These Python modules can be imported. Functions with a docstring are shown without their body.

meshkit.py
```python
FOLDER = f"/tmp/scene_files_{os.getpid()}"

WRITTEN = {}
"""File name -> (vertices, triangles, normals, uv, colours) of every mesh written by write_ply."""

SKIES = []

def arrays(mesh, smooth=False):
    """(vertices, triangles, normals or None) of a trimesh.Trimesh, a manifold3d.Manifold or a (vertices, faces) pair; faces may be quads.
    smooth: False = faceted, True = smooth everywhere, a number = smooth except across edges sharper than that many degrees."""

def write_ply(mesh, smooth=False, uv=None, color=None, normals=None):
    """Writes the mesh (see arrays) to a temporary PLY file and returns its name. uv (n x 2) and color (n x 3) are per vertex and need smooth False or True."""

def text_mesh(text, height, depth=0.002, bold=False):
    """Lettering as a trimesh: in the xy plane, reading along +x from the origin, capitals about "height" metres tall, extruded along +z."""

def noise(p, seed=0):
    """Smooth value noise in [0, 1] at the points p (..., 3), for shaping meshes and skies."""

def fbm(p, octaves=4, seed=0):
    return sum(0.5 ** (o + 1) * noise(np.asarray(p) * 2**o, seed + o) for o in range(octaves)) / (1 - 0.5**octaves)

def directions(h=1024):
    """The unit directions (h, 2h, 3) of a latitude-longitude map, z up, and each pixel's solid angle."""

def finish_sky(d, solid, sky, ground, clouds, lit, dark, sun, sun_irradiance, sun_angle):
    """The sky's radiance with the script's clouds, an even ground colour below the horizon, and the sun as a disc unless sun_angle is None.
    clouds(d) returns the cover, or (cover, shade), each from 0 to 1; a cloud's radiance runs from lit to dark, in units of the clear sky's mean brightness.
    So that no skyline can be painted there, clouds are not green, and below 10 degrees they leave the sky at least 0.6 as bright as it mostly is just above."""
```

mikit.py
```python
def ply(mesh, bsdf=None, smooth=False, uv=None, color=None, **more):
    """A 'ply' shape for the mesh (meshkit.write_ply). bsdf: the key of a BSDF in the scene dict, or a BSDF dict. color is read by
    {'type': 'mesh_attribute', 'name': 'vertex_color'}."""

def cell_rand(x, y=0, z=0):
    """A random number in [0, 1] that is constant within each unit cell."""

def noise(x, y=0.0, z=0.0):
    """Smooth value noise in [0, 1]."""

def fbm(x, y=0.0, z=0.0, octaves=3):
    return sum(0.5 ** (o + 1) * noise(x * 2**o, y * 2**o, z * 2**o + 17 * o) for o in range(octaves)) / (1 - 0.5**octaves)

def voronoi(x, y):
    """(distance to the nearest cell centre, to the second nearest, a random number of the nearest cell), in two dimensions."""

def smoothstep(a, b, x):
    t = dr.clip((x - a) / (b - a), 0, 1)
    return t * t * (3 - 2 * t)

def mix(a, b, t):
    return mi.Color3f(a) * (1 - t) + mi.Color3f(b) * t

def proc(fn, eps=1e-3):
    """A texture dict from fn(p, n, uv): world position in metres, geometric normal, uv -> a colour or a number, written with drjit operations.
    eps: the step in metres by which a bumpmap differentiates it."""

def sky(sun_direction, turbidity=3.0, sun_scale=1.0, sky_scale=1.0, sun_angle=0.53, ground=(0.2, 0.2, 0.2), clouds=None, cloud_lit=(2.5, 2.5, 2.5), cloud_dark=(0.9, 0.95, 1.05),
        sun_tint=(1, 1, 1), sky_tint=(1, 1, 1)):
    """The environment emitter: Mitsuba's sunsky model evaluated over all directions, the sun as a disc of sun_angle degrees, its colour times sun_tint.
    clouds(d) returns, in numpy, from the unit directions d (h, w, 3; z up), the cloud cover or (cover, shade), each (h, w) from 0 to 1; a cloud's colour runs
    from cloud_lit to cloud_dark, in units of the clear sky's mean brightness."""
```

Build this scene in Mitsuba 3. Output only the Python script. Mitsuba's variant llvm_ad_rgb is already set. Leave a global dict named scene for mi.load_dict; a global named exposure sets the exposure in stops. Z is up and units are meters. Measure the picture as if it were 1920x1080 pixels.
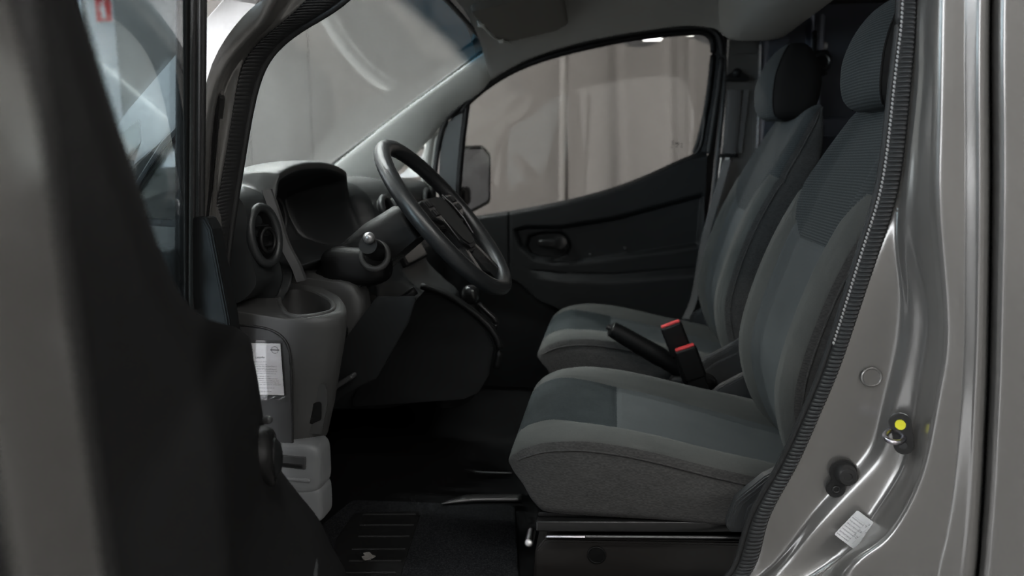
import math, random
import numpy as np, trimesh, manifold3d as m3
import drjit as dr, mitsuba as mi
import mikit, meshkit
from scipy.interpolate import PchipInterpolator, CubicSpline
from shapely.geometry import Polygon, Point
from shapely.ops import unary_union
T = mi.ScalarTransform4f
random.seed(4); rng = np.random.default_rng(4)
scene, labels = {'type': 'scene'}, {}

# ---------------------------------------------------------------- camera, lights, exposure
scene['camera'] = {'type': 'thinlens', 'fov': 69.84, 'fov_axis': 'x', 'aperture_radius': 0.0042, 'focus_distance': 1.32,
    'near_clip': 0.02, 'far_clip': 60,
    'to_world': T().look_at(origin=[0, -1.91, 1.24], target=[-0.1331, -0.9331, 1.0729], up=[0, 0, 1])}
exposure = -0.5
UNSEEN_LAMPS = [(-5.5, 1.2, 2.6, 80), (-2.7, 1.5, 2.6, 170), (-4.4, -1.0, 2.6, 150), (-1.9, 0.0, 2.2, 230), (-3.4, -3.6, 2.6, 55), (-0.4, -3.4, 2.4, 40), (2.4, -3.2, 2.4, 70),
         (-1.6, -5.4, 2.6, 35), (1.6, -5.2, 2.4, 45), (4.4, -5.0, 2.4, 80), (4.6, 0.4, 2.4, 300), (-2.8, 3.5, 2.4, 120), (-3.0, 5.4, 2.6, 120), (-6.4, 6.2, 2.6, 260), (1.8, 2.6, 2.0, 20)]   # x, y, length (along x), radiance; out of view, placed to light van, cabin and walls
BACKLAMPS = [(0.38, 6.3, 2.545), (0.71, 6.3, 2.585)]

# ---------------------------------------------------------------- materials
def rgb(v): return {'type': 'rgb', 'value': [float(x) for x in ((v, v, v) if np.isscalar(v) else v)]}
def two(b): return {'type': 'twosided', 'bsdf': b}
def pr(c, rough=.5, metal=0., coat=0., spec=.5, sheen=0., coatg=.9):
    d = {'type': 'principled', 'base_color': c if isinstance(c, dict) else rgb(c), 'roughness': rough, 'metallic': metal, 'specular': spec}
    if coat: d.update(clearcoat=coat, clearcoat_gloss=coatg)
    if sheen: d.update(sheen=sheen)
    return d
def bump(b, fn, scale, eps=4e-4): return {'type': 'bumpmap', 'arbitrary': mikit.proc(fn, eps), 'scale': scale, 'bsdf': b}
def mat(k, b): scene[k] = two(b)
nz, fb, ss = mikit.noise, mikit.fbm, mikit.smoothstep

def grain_fn(p, n, uv): return nz(p.x * 900, p.y * 900, p.z * 900)
def cloth_fn(p, n, uv): return .6 * nz(p.x * 1100, p.y * 1100, p.z * 1100) + .4 * nz(p.x * 330, p.y * 330, p.z * 330)
def rib_fn(p, n, uv): return .5 + .5 * dr.sin(p.z * 1150 + .6 * nz(p.x * 12, p.y * 40, p.z * 12))
def rib_col(p, n, uv):
    s = .5 + .5 * dr.sin(p.z * 1150 + .6 * nz(p.x * 12, p.y * 40, p.z * 12))
    t = s * (.55 + .45 * nz(p.x * 500, p.y * 700, p.z * 500))
    return mikit.mix((.030, .034, .035), (.056, .062, .064), t)
def side_col(p, n, uv):
    t = nz(p.x * 260, p.y * 260, p.z * 420) * .7 + .3 * fb(p.x * 40, p.y * 40, p.z * 40)
    return mikit.mix((.030, .030, .0295), (.072, .070, .068), t)
def mid_col(p, n, uv):
    t = fb(p.x * 9, p.y * 9 + 4, p.z * 9) * .8 + .2 * nz(p.x * 600, p.y * 600, p.z * 600)
    return mikit.mix((.052, .055, .053), (.090, .092, .087), t)
def ins_col(p, n, uv):
    t = fb(p.x * 7 + 3, p.y * 7, p.z * 7) * .8 + .2 * nz(p.x * 600, p.y * 600, p.z * 600)
    return mikit.mix((.050, .056, .0575), (.082, .0885, .090), t)
def dark_col(p, n, uv):
    t = fb(p.x * 22, p.y * 22, p.z * 22) * .6 + .4 * nz(p.x * 500, p.y * 500, p.z * 500)
    return mikit.mix((.017, .021, .022), (.034, .041, .043), t)
def carpet_col(p, n, uv):
    t = nz(p.x * 420, p.y * 420, p.z * 420)
    return mikit.mix((.007, .0072, .0078), (.030, .031, .033), t * t)
def tint_fn(p, n, uv):
    t = ss(-.530, -.490, p.x - .04 * p.y * p.y + .006 * (nz(p.y * 5) - .5))
    return mikit.mix((.80, .86, .86), (.02, .075, .12), t)
def wall_fn(p, n, uv): return mikit.mix((.30, .295, .285), (.34, .335, .325), fb(p.x * .7, p.y * .7, p.z * .7))
def wall_back_fn(p, n, uv): return mikit.mix((.62, .64, .66), (.13, .13, .135), ss(-5.2, -5.1, p.x))  # pale left end, dark elsewhere: background brightness set through the colour
def conc_fn(p, n, uv): return mikit.mix((.06, .06, .058), (.11, .108, .105), fb(p.x * 2, p.y * 2, 0, 4))
def curtain_fn(p, n, uv): return mikit.mix((.118, .112, .107), (.140, .133, .127), fb(p.x * 1.5, p.y, p.z * .6))

mat('m_paint', pr((.215, .208, .198), .22, .62, coat=1., coatg=.97))
mat('m_paint_dark', pr((.17, .185, .225), .25, .7, coat=1., coatg=.95))  # load space metal; bluish window reflections put into the base colour
mat('m_black', bump(pr(.0035, .48, spec=.25), grain_fn, 2.5e-5))
mat('m_black_gloss', pr(.010, .16, spec=.6))
mat('m_pedestal', pr((.018, .0165, .0155), .25, spec=.55))
mat('m_floor_pan', pr((.004, .004, .0042), .8, spec=.1))
mat('m_dash', bump(pr((.018, .0195, .020), .40, spec=.45), grain_fn, 3e-5))
mat('m_door_trim', bump(pr((.0065, .0065, .0067), .5, spec=.22), grain_fn, 3e-5))
mat('m_cover', pr((.040, .042, .043), .38, spec=.5))
mat('m_trim_dark', bump(pr((.0085, .0092, .0095), .5, spec=.22), grain_fn, 3e-5))
mat('m_trim_pillar', pr((.062, .058, .053), .5, spec=.4))
mat('m_trim_teal', pr((.030, .036, .037), .45))
mat('m_grey', bump(pr((.038, .038, .037), .5), grain_fn, 2e-5))
mat('m_grey_dark', pr((.032, .0325, .033), .5))
mat('m_grey_light', pr((.14, .145, .147), .45))
mat('m_pillar', bump(pr((.60, .605, .57), .45), grain_fn, 2e-5))
mat('m_headliner', bump(pr((.40, .395, .375), .9, spec=.2), cloth_fn, 4e-5))
mat('m_visor', pr((.15, .142, .128), .8, spec=.2))
mat('m_rubber', pr(.008, .55))
mat('m_rubber_mid', pr(.016, .5))
mat('m_seal_grey', pr(.05, .45))
mat('m_thread', pr(.34, .6))
mat('m_cloth_side', bump(pr(mikit.proc(side_col), .95, spec=.1, sheen=.6), cloth_fn, 2.2e-4))
mat('m_cloth_mid', bump(pr(mikit.proc(mid_col), .95, spec=.1, sheen=.6), cloth_fn, 6e-5))
mat('m_cloth_insert', bump(pr(mikit.proc(ins_col), .95, spec=.1, sheen=.6), cloth_fn, 5e-5))
mat('m_cloth_dark', bump(pr(mikit.proc(dark_col), .95, spec=.1, sheen=.5), cloth_fn, 5e-5))
mat('m_cloth_rib', bump(pr(mikit.proc(rib_col), .95, spec=.1, sheen=.5), rib_fn, 2e-4))
mat('m_cloth_shade', pr((.014, .0135, .013), .95, spec=.1, sheen=.15))  # headrest sides: mostly shade, put into a near black cloth colour
mat('m_chrome', {'type': 'roughconductor', 'material': 'Cr', 'alpha': .12})
mat('m_steel', {'type': 'roughconductor', 'material': 'Al', 'alpha': .28})
mat('m_strip', pr(.09, .3, .9))
mat('m_silver', pr((.45, .45, .45), .3, .8))
mat('m_wheel', bump(pr((.012, .0125, .013), .36, spec=.6), grain_fn, 2e-5))
mat('m_hub', bump(pr((.0055, .0058, .006), .5, spec=.25), grain_fn, 2e-5))
mat('m_shroud_lit', bump(pr((.085, .085, .083), .5), grain_fn, 4e-5))
mat('m_carpet', bump(pr(mikit.proc(carpet_col), 1., spec=.05), cloth_fn, 3e-4))
mat('m_mat', pr((.006, .006, .006), .6, spec=.3))
mat('m_leaf', pr((.16, .15, .14), .8))
mat('m_paper', pr((.84, .84, .86), .7))
mat('m_sticker', pr((.78, .79, .79), .5))
mat('m_ink', pr((.16, .16, .17), .7))
mat('m_ink_light', pr((.42, .42, .43), .7))
mat('m_red', pr((.62, .045, .045), .45))
mat('m_sign_red', pr((.52, .05, .045), .5))
mat('m_yellow', pr((.75, .70, .02), .5))
mat('m_webbing', bump(pr((.075, .072, .070), .7), cloth_fn, 8e-5))
mat('m_mirror', {'type': 'roughconductor', 'material': 'Cr', 'alpha': .02, 'specular_reflectance': rgb((.34, .37, .38))})
mat('m_wall', pr(mikit.proc(wall_fn), .9, spec=.2))
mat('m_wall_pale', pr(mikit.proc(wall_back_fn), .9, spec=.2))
mat('m_ceiling', pr((.16, .16, .16), .9, spec=.2))
mat('m_concrete', pr(mikit.proc(conc_fn), .35))
mat('m_curtain', pr(mikit.proc(curtain_fn), .9, spec=.15))
mat('m_pole', pr((.17, .163, .155), .8))
mat('m_white', pr((.72, .72, .72), .6))
scene['m_windscreen'] = {'type': 'thindielectric', 'int_ior': 1.5, 'specular_transmittance': mikit.proc(tint_fn)}
scene['m_window'] = {'type': 'thindielectric', 'int_ior': 1.5, 'specular_transmittance': rgb((.82, .81, .79))}
scene['m_window_blue'] = {'type': 'thindielectric', 'int_ior': 1.5, 'specular_transmittance': rgb((.76, .86, .90))}
scene['m_sleeve'] = {'type': 'thindielectric', 'int_ior': 1.45, 'specular_transmittance': rgb(.95)}

# ---------------------------------------------------------------- helpers
def A(*a): return np.array(a, float)
def cat(*ms): return trimesh.util.concatenate([m for m in ms])
def add(key, mesh, m, smooth=35, **kw):
    k, i = key, 0
    while k in scene: i += 1; k = f'{key}_{i:03d}'
    scene[k] = mikit.ply(mesh, m, smooth=smooth, **kw)
    return k
def tag(key, label=None, category=None, group=None, kind=None):
    d = labels.setdefault(key, {})
    for n, v in (('label', label), ('category', category), ('group', group), ('kind', kind)):
        if v: d[n] = v
    return key
def curve(P, n, closed=False):
    P = np.asarray(P, float)
    if closed: P = np.vstack([P, P[:1]])
    t = np.r_[0, np.cumsum(np.linalg.norm(np.diff(P, axis=0), axis=1) ** .5)]
    c = CubicSpline(t, P, bc_type='periodic' if closed else 'natural')
    return c(np.linspace(0, t[-1], n + 1)[:-1] if closed else np.linspace(0, t[-1], n))
def knots(P, n):                                    # spline through knots with equal parameter steps (for matched rings)
    P = np.asarray(P, float)
    return CubicSpline(np.arange(len(P)), P)(np.linspace(0, len(P) - 1, n))
def pch(pts):
    p = np.asarray(pts, float); return PchipInterpolator(p[:, 0], p[:, 1], extrapolate=True)
def gridf(nu, nv, cu=False, cv=False):
    i, j = np.meshgrid(np.arange(nu if cu else nu - 1), np.arange(nv if cv else nv - 1), indexing='ij')
    i2, j2 = (i + 1) % nu, (j + 1) % nv
    q = np.stack([i * nv + j, i2 * nv + j, i2 * nv + j2, i * nv + j2], -1).reshape(-1, 4)
    return np.vstack([q[:, [0, 1, 2]], q[:, [0, 2, 3]]])
def grid(P, cu=False, cv=False):
    P = np.asarray(P, float)
    return trimesh.Trimesh(P.reshape(-1, 3), gridf(P.shape[0], P.shape[1], cu, cv), process=False)
def loft(L, caps=True):                             # L: stations x loop points x 3, closed loops
    L = np.asarray(L, float); n, k = L.shape[:2]
    f = [gridf(n, k, False, True)]; v = [L.reshape(-1, 3)]
    if caps:
        for s, flip in ((0, 1), (n - 1, 0)):
            c = len(np.vstack(v)); v.append(L[s].mean(0)[None])
            a = s * k + np.arange(k); b = s * k + (np.arange(k) + 1) % k
            f.append(np.stack([np.full(k, c), b, a] if flip else [np.full(k, c), a, b], 1))
    m = trimesh.Trimesh(np.vstack(v), np.vstack(f), process=False); m.fix_normals(); return m
def shell(P, t):                                    # a grid of points thickened along its normals (t metres, sign gives the side)
    P = np.asarray(P, float); g = grid(P); N = meshkit.arrays(g, True)[2].reshape(P.shape)
    Q = P + N * t; nu, nv = P.shape[:2]
    v = np.vstack([P.reshape(-1, 3), Q.reshape(-1, 3)]); o = nu * nv; f = gridf(nu, nv)
    e = [np.arange(nv), (np.arange(nu)) * nv + nv - 1, (nu - 1) * nv + np.arange(nv)[::-1], np.arange(nu)[::-1] * nv]
    rim = np.concatenate(e); rim2 = np.roll(rim, -1)
    f = np.vstack([f, f[:, ::-1] + o, np.stack([rim, rim2, rim2 + o], 1), np.stack([rim, rim2 + o, rim + o], 1)])
    m = trimesh.Trimesh(v, f, process=False); m.fix_normals(); return m
def tube(P, r, sides=12, closed=False, sx=1., up=None):
    P = np.asarray(P, float); n = len(P)
    t = (np.roll(P, -1, 0) - np.roll(P, 1, 0)) if closed else np.gradient(P, axis=0)
    t /= np.linalg.norm(t, axis=1, keepdims=True) + 1e-12
    if up is None: up = A(0, 0, 1) if abs(t[:, 2]).mean() < .8 else A(0, 1, 0)
    a = np.cross(t, up); a /= np.linalg.norm(a, axis=1, keepdims=True) + 1e-12; b = np.cross(a, t)
    r = np.broadcast_to(np.asarray(r, float), (n,)); g = np.arange(sides) * 2 * np.pi / sides
    L = P[:, None] + r[:, None, None] * (np.cos(g)[None, :, None] * a[:, None] * sx + np.sin(g)[None, :, None] * b[:, None])
    if closed:
        return trimesh.Trimesh(L.reshape(-1, 3), gridf(n, sides, True, True), process=False)
    return loft(L)
def rbox(c, size, r=.01, rot=None, seg=16):
    h = np.maximum(np.asarray(size, float) / 2 - r, 1e-5); s = m3.Manifold.sphere(r, seg)
    M = m3.Manifold.batch_hull([s.translate([a * h[0], b * h[1], d * h[2]]) for a in (-1, 1) for b in (-1, 1) for d in (-1, 1)])
    m = M.to_mesh(); v = np.array(m.vert_properties[:, :3], float)
    if rot is not None: v = v @ np.asarray(rot).T
    return trimesh.Trimesh(v + np.asarray(c), np.array(m.tri_verts), process=False)
def rotm(axis, deg):
    return trimesh.transformations.rotation_matrix(math.radians(deg), axis)[:3, :3]
def sphere(c, r, s=(1, 1, 1)):
    m = trimesh.creation.icosphere(3, r); m.apply_scale(s); m.apply_translation(c); return m
def superball(c, size, e=4., sub=4, rot=None):
    m = trimesh.creation.icosphere(sub, 1.); v = np.array(m.vertices)
    v = v / (np.abs(v) ** e).sum(1, keepdims=True) ** (1 / e); v = v * np.asarray(size) / 2
    if rot is not None: v = v @ np.asarray(rot).T
    return trimesh.Trimesh(v + np.asarray(c), m.faces, process=False)
def cyl(p, q, r, seg=28):
    p, q = np.asarray(p, float), np.asarray(q, float)
    return tube(np.linspace(p, q, 2), r, seg, up=A(.31, .22, .93) if abs((q - p)[2]) < .9 * np.linalg.norm(q - p) else A(0, 1, 0))
def ring(c, r, t, axis, seg=48, sides=10, sy=1.):
    axis = A(*axis); axis /= np.linalg.norm(axis); u = np.cross(axis, A(.123, .2, .9)); u /= np.linalg.norm(u); w = np.cross(axis, u)
    g = np.arange(seg) * 2 * np.pi / seg
    return tube(np.asarray(c) + r * (np.cos(g)[:, None] * u + sy * np.sin(g)[:, None] * w), t, sides, True, up=axis)
def soft(poly, r):                                  # rounded corners
    return poly.buffer(-r, join_style='round').buffer(2 * r, join_style='round').buffer(-r, join_style='round')
def plate(poly, t, frame, bev=.0):                  # a 2D outline as a plate: frame = (origin, e1, e2); thickness t along e1 x e2
    if not isinstance(poly, Polygon): poly = Polygon(poly)
    o, e1, e2 = (np.asarray(a, float) for a in frame); e3 = np.cross(e1, e2)
    parts = []
    if bev > 0:
        lo = trimesh.creation.extrude_polygon(poly, t - bev, engine='earcut')
        inner = poly.buffer(-bev, join_style='mitre')
        cs = m3.CrossSection([np.asarray(r.coords)[:-1] for r in [poly.exterior, *poly.interiors]], m3.FillRule.EvenOdd)
        ms = [m3.Manifold.extrude(cs, t - bev)]
        steps = 3
        for k in range(1, steps + 1):
            a = math.pi / 2 * k / steps
            q = poly.buffer(-bev * (1 - math.cos(a)), join_style='mitre')
            for g in getattr(q, 'geoms', [q]):
                if g.is_empty or g.area < 1e-9: continue
                c2 = m3.CrossSection([np.asarray(r.coords)[:-1] for r in [g.exterior, *g.interiors]], m3.FillRule.EvenOdd)
                ms.append(m3.Manifold.extrude(c2, t - bev + bev * math.sin(a)))
        M = m3.Manifold.batch_boolean(ms, m3.OpType.Add).to_mesh()
        v, f = np.array(M.vert_properties[:, :3], float), np.array(M.tri_verts)
    else:
        g = trimesh.creation.extrude_polygon(poly, t, engine='earcut'); v, f = np.array(g.vertices), np.array(g.faces)
    w = o + v[:, :1] * e1 + v[:, 1:2] * e2 + v[:, 2:] * e3
    return trimesh.Trimesh(w, f, process=False)
def disc_along(c, ax, prof, a=1., b=1., seg=40):
    ax = A(*ax); ax /= np.linalg.norm(ax); u = np.cross(ax, A(0, 0, 1)); u /= np.linalg.norm(u); w = np.cross(u, ax)
    return loft([np.array([c + ax * d + r * (a * u * math.cos(g) + b * w * math.sin(g)) for g in np.linspace(0, 2 * np.pi, seg, endpoint=False)]) for d, r in prof])
XZ = lambda y: (A(0, y, 0), A(1, 0, 0), A(0, 0, 1))  # plates drawn in x, z; thickness runs towards -y (the camera)
def box(x0, x1, y0, y1, z0, z1):
    m = trimesh.creation.box([x1 - x0, y1 - y0, z1 - z0]); m.apply_translation([(x0 + x1) / 2, (y0 + y1) / 2, (z0 + z1) / 2]); return m
def rect(x0, y0, x1, y1): return Polygon([(x0, y0), (x1, y0), (x1, y1), (x0, y1)])
def faces_of(mesh, mask):
    m = trimesh.Trimesh(mesh.vertices, mesh.faces[mask], process=False); m.remove_unreferenced_vertices(); return m
def split(prefix, mesh, ids, names):                # one smooth surface cut into its differently upholstered panels, normals kept continuous
    N = meshkit.arrays(mesh, True)[2]
    for i, (nm, m) in names.items():
        f = mesh.faces[ids == i]
        if not len(f): continue
        used, inv = np.unique(f, return_inverse=True)
        path = meshkit.write_ply((mesh.vertices[used], inv.reshape(-1, 3)), True, normals=N[used])
        k, j = f'{prefix}__{nm}', 0
        while k in scene: j += 1; k = f'{prefix}__{nm}_{j:03d}'
        scene[k] = {'type': 'ply', 'filename': path, 'face_normals': False, 'bsdf': {'type': 'ref', 'id': m}}

# ---------------------------------------------------------------- the studio
def struct(key, mesh, m): tag(add(key, mesh, m, False), kind='structure')
struct('floor', box(-8.5, 7, -7, 8, -.1, 0), 'm_concrete')
struct('ceiling', box(-8.5, 7, -7, 8, 4.2, 4.3), 'm_ceiling')
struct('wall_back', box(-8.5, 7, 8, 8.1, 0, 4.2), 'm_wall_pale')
struct('wall_left', box(-8.6, -8.5, -7, 8, 0, 4.2), 'm_wall')
struct('wall_right', box(7, 7.1, -7, 8, 0, 4.2), 'm_wall')
struct('wall_front', box(-8.5, 7, -7.1, -7, 0, 4.2), 'm_wall')
labels['floor'].update(label='grey concrete studio floor under the van'); labels['wall_back'].update(label='back wall behind the curtain, pale at its left end and dark grey elsewhere')
def lamp(x, y, z, length, w, label, group, power, axis=0):
    k = 'strip_lamp'; i = 0
    while k + '__housing' in scene: i += 1; k = f'strip_lamp_{i:03d}'
    sz = [length, w, .05] if axis == 0 else [w, length, .05]
    add(k + '__housing', rbox((x, y, z + .035), A(*sz) + A(.06, .06, 0), .012, seg=8), 'm_white')
    d = box(x - sz[0] / 2, x + sz[0] / 2, y - sz[1] / 2, y + sz[1] / 2, z - .012, z + .012)
    e = mikit.ply(d, 'm_white', False); e['emitter'] = {'type': 'area', 'radiance': rgb(A(1., .985, .96) * power)}
    scene[k + '__diffuser'] = e
    tag(k, label, 'ceiling lamp', group)
for (x, y, l, p_) in UNSEEN_LAMPS:
    lamp(x, y, 4.1, l, .16, 'unseen ceiling strip lamp, out of view, placed to light the van and studio', 'unseen ceiling strip lamps', p_)
for i, (x, y, z) in enumerate(BACKLAMPS):
    lamp(x, y, z, .19, .12, ['small white lamp seen at the top edge of the far window, left one', 'brighter white lamp seen at the top right of the far window'][i], None, 9.)
    for dx_ in (-.07, .07): add(('strip_lamp_%03d' % (len(UNSEEN_LAMPS) + i)) + '__rod', cyl((x + dx_, y, z + .05), (x + dx_, y, 4.2), .005, 8), 'm_steel')
# hanging curtain behind the van: vertical folds, scalloped along the top
xs = np.linspace(-.40, 5.0, 500); zs = np.linspace(.01, 1, 26)
fold = .05 * np.sin(xs * 2.3 + .9 * np.sin(xs * 1.1)) + .022 * np.sin(xs * 7.1 + 1.3 * np.sin(xs * 2.1)) + .05 * np.exp(-((xs - .02) / .05) ** 2) - .05 * np.exp(-((xs - .45) / .04) ** 2) + .03 * np.exp(-((xs - .6) / .03) ** 2)
top = 2.27 - .10 * np.abs(np.sin(xs * np.pi / .62 + .5)) ** 1.6
P = np.stack([np.broadcast_to(xs[:, None], (500, 26)) + .03 * np.sin(zs * 4)[None], 4.35 + fold[:, None] * (1.15 - .5 * zs[None] + .25 * np.sin(zs[None] * 5 + xs[:, None])), top[:, None] * zs[None]], -1)
add('curtain__cloth', grid(P), 'm_curtain', True)
add('curtain__rail', cyl((-.42, 4.35, 2.36), (5, 4.35, 2.36), .016), 'm_steel')
hk = []
for i in range(18):
    x = -.37 + i * .31; hk.append(ring((x, 4.35, 2.335), .03, .004, (1, 0, 0), 14, 6))
add('curtain__hook_rings', cat(*hk), 'm_steel'); labels['curtain__hook_rings'] = {'kind': 'stuff'}
for x in (-.42, 4.98): add('curtain__stand', cyl((x, 4.35, 0), (x, 4.35, 2.38), .034), 'm_pole')  # left stand thick and pale, standing in for a lighter curtain fold
tag('curtain', 'grey draped curtain hanging behind the van, seen through the far window', 'curtain')
for x0, x1 in ((-4.45, -3.229), (-3.225, -2.651), (-2.647, -.30)): add('partition__panel', rbox(((x0 + x1) / 2, 4.43, 1.66), (x1 - x0, .03, 3.3), .002, None, 6), 'm_curtain', False)
for x in (-4.3, -2.9, -.5): add('partition__foot', rbox((x, 4.43, .015), (.06, .5, .03), .006, None, 6), 'm_steel', 30)
tag('partition', 'plain warm grey partition of tall flat panels standing behind the van, seen through the windscreen', 'partition')
# fire extinguisher sign
S = A(-7.10, 7.95, 3.36)
add('fire_sign__board', rbox(S + A(0, .03, 0), (.27, .02, .36), .004, seg=8), 'm_white')
add('fire_sign__field', rbox(S + A(0, .015, 0), (.225, .012, .31), .003, seg=8), 'm_sign_red')
ext = unary_union([soft(Polygon([(-.03, -.12), (.035, -.12), (.035, .05), (-.03, .05)]), .012), Polygon([(-.012, .04), (.018, .04), (.018, .08), (-.012, .08)]),
    Polygon([(-.05, .075), (.04, .085), (.04, .1), (-.05, .095)]), Polygon([(-.055, .09), (-.04, .09), (-.045, -.02), (-.062, -.02)]), Polygon([(.0, .1), (.05, .13), (.045, .142), (-.005, .112)])])
for g in getattr(ext, 'geoms', [ext]): add('fire_sign__extinguisher_symbol', plate(g, .006, (S + A(0, .009, 0), A(1, 0, 0), A(0, 0, 1))), 'm_white', False)
tag('fire_sign', 'red and white fire extinguisher sign on the back wall, seen through the open door glass', 'sign')
# daylight windows: an unseen row in the left wall, an unseen wide one behind the camera, a high one far behind the door glass
def window(i, frame, w, h, power, label=None):
    k = f'window_{i}'; o_, u_, v_ = (A(*q) for q in frame)
    e = mikit.ply(plate(rect(0, 0, w, h), .03, frame), 'm_white', False); e['emitter'] = {'type': 'area', 'radiance': rgb(A(.96, 1., 1.06) * power)}
    scene[k + '__pane'] = e
    add(k + '__frame', plate(rect(-.07, -.07, w + .07, h + .07).difference(rect(0, 0, w, h)), .05, frame), 'm_white', False)
    tag(k, label, None, None, 'structure')
for i, y0 in enumerate((-6.4, -4.2, -2.0, 0.2)): window(i + 1, (A(-8.5, y0, 1.2), A(0, 1, 0), A(0, 0, 1)), 1.5, 2.3, 11.)  # out of view, placed for light and reflections on the paint
window(5, (A(-2.3, -7, .8), A(-1, 0, 0), A(0, 0, 1)), 3.4, 2.9, 14.)  # unseen, behind the camera; sized for bright bands in the paint
window(6, (A(-8.4, 8.0, 2.86), A(1, 0, 0), A(0, 0, 1)), .96, 1.0, 4., 'bright daylight window far behind the door glass')

# ---------------------------------------------------------------- van body
V = 'delivery_van'
tag(V, 'metallic beige grey van body around the open driver doorway', 'van')
NS = 150
RT = []
def ringc(*parts):
    P = np.vstack([np.asarray(p, float) for p in parts])
    if not RT: RT.append(np.r_[0, np.cumsum(np.linalg.norm(np.diff(P, axis=0), axis=1) ** .7)])
    return CubicSpline(RT[0], P)(np.linspace(0, RT[0][-1], NS))
# knots of every ring: 8 up the windscreen pillar, 6 over the roof rail, 11 down the rear pillar, 5 along the sill
roof = A((-.30, 0, 1.665), (-.12, 0, 1.725), (.08, 0, 1.75), (.26, 0, 1.745), (.37, 0, 1.70), (.415, 0, 1.61))
sill = A((.13, 0, .475), (-.08, 0, .44), (-.32, 0, .435), (-.55, 0, .47), (-.66, 0, .60))
def off(P, d, y): q = np.array(P, float); c = A(-.12, 0, 1.08); v = q - c; v /= np.linalg.norm(v, axis=1, keepdims=True); q = q + v * d; q[:, 1] = y; return q
R = []
R.append(ringc([(-0.699,-0.7,0.9229), (-0.6725,-0.7,1.0694), (-0.6547,-0.7,1.1544), (-0.6329,-0.7,1.2464), (-0.6048,-0.7,1.3533), (-0.5746,-0.7,1.4137), (-0.516,-0.7,1.4594), (-0.437,-0.7,1.5033)], off(roof, -.03, -.69), [(0.4153,-0.695,1.4803), (0.4146,-0.695,1.3884), (0.4123,-0.695,1.294), (0.406,-0.695,1.1967), (0.3905,-0.695,1.1216), (0.3665,-0.695,1.0097), (0.341,-0.695,0.9024), (0.3209,-0.695,0.8378), (0.2828,-0.695,0.733), (0.242,-0.695,0.6339), (0.2113,-0.695,0.5321)], off(sill, -.02, -.695)))
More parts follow.
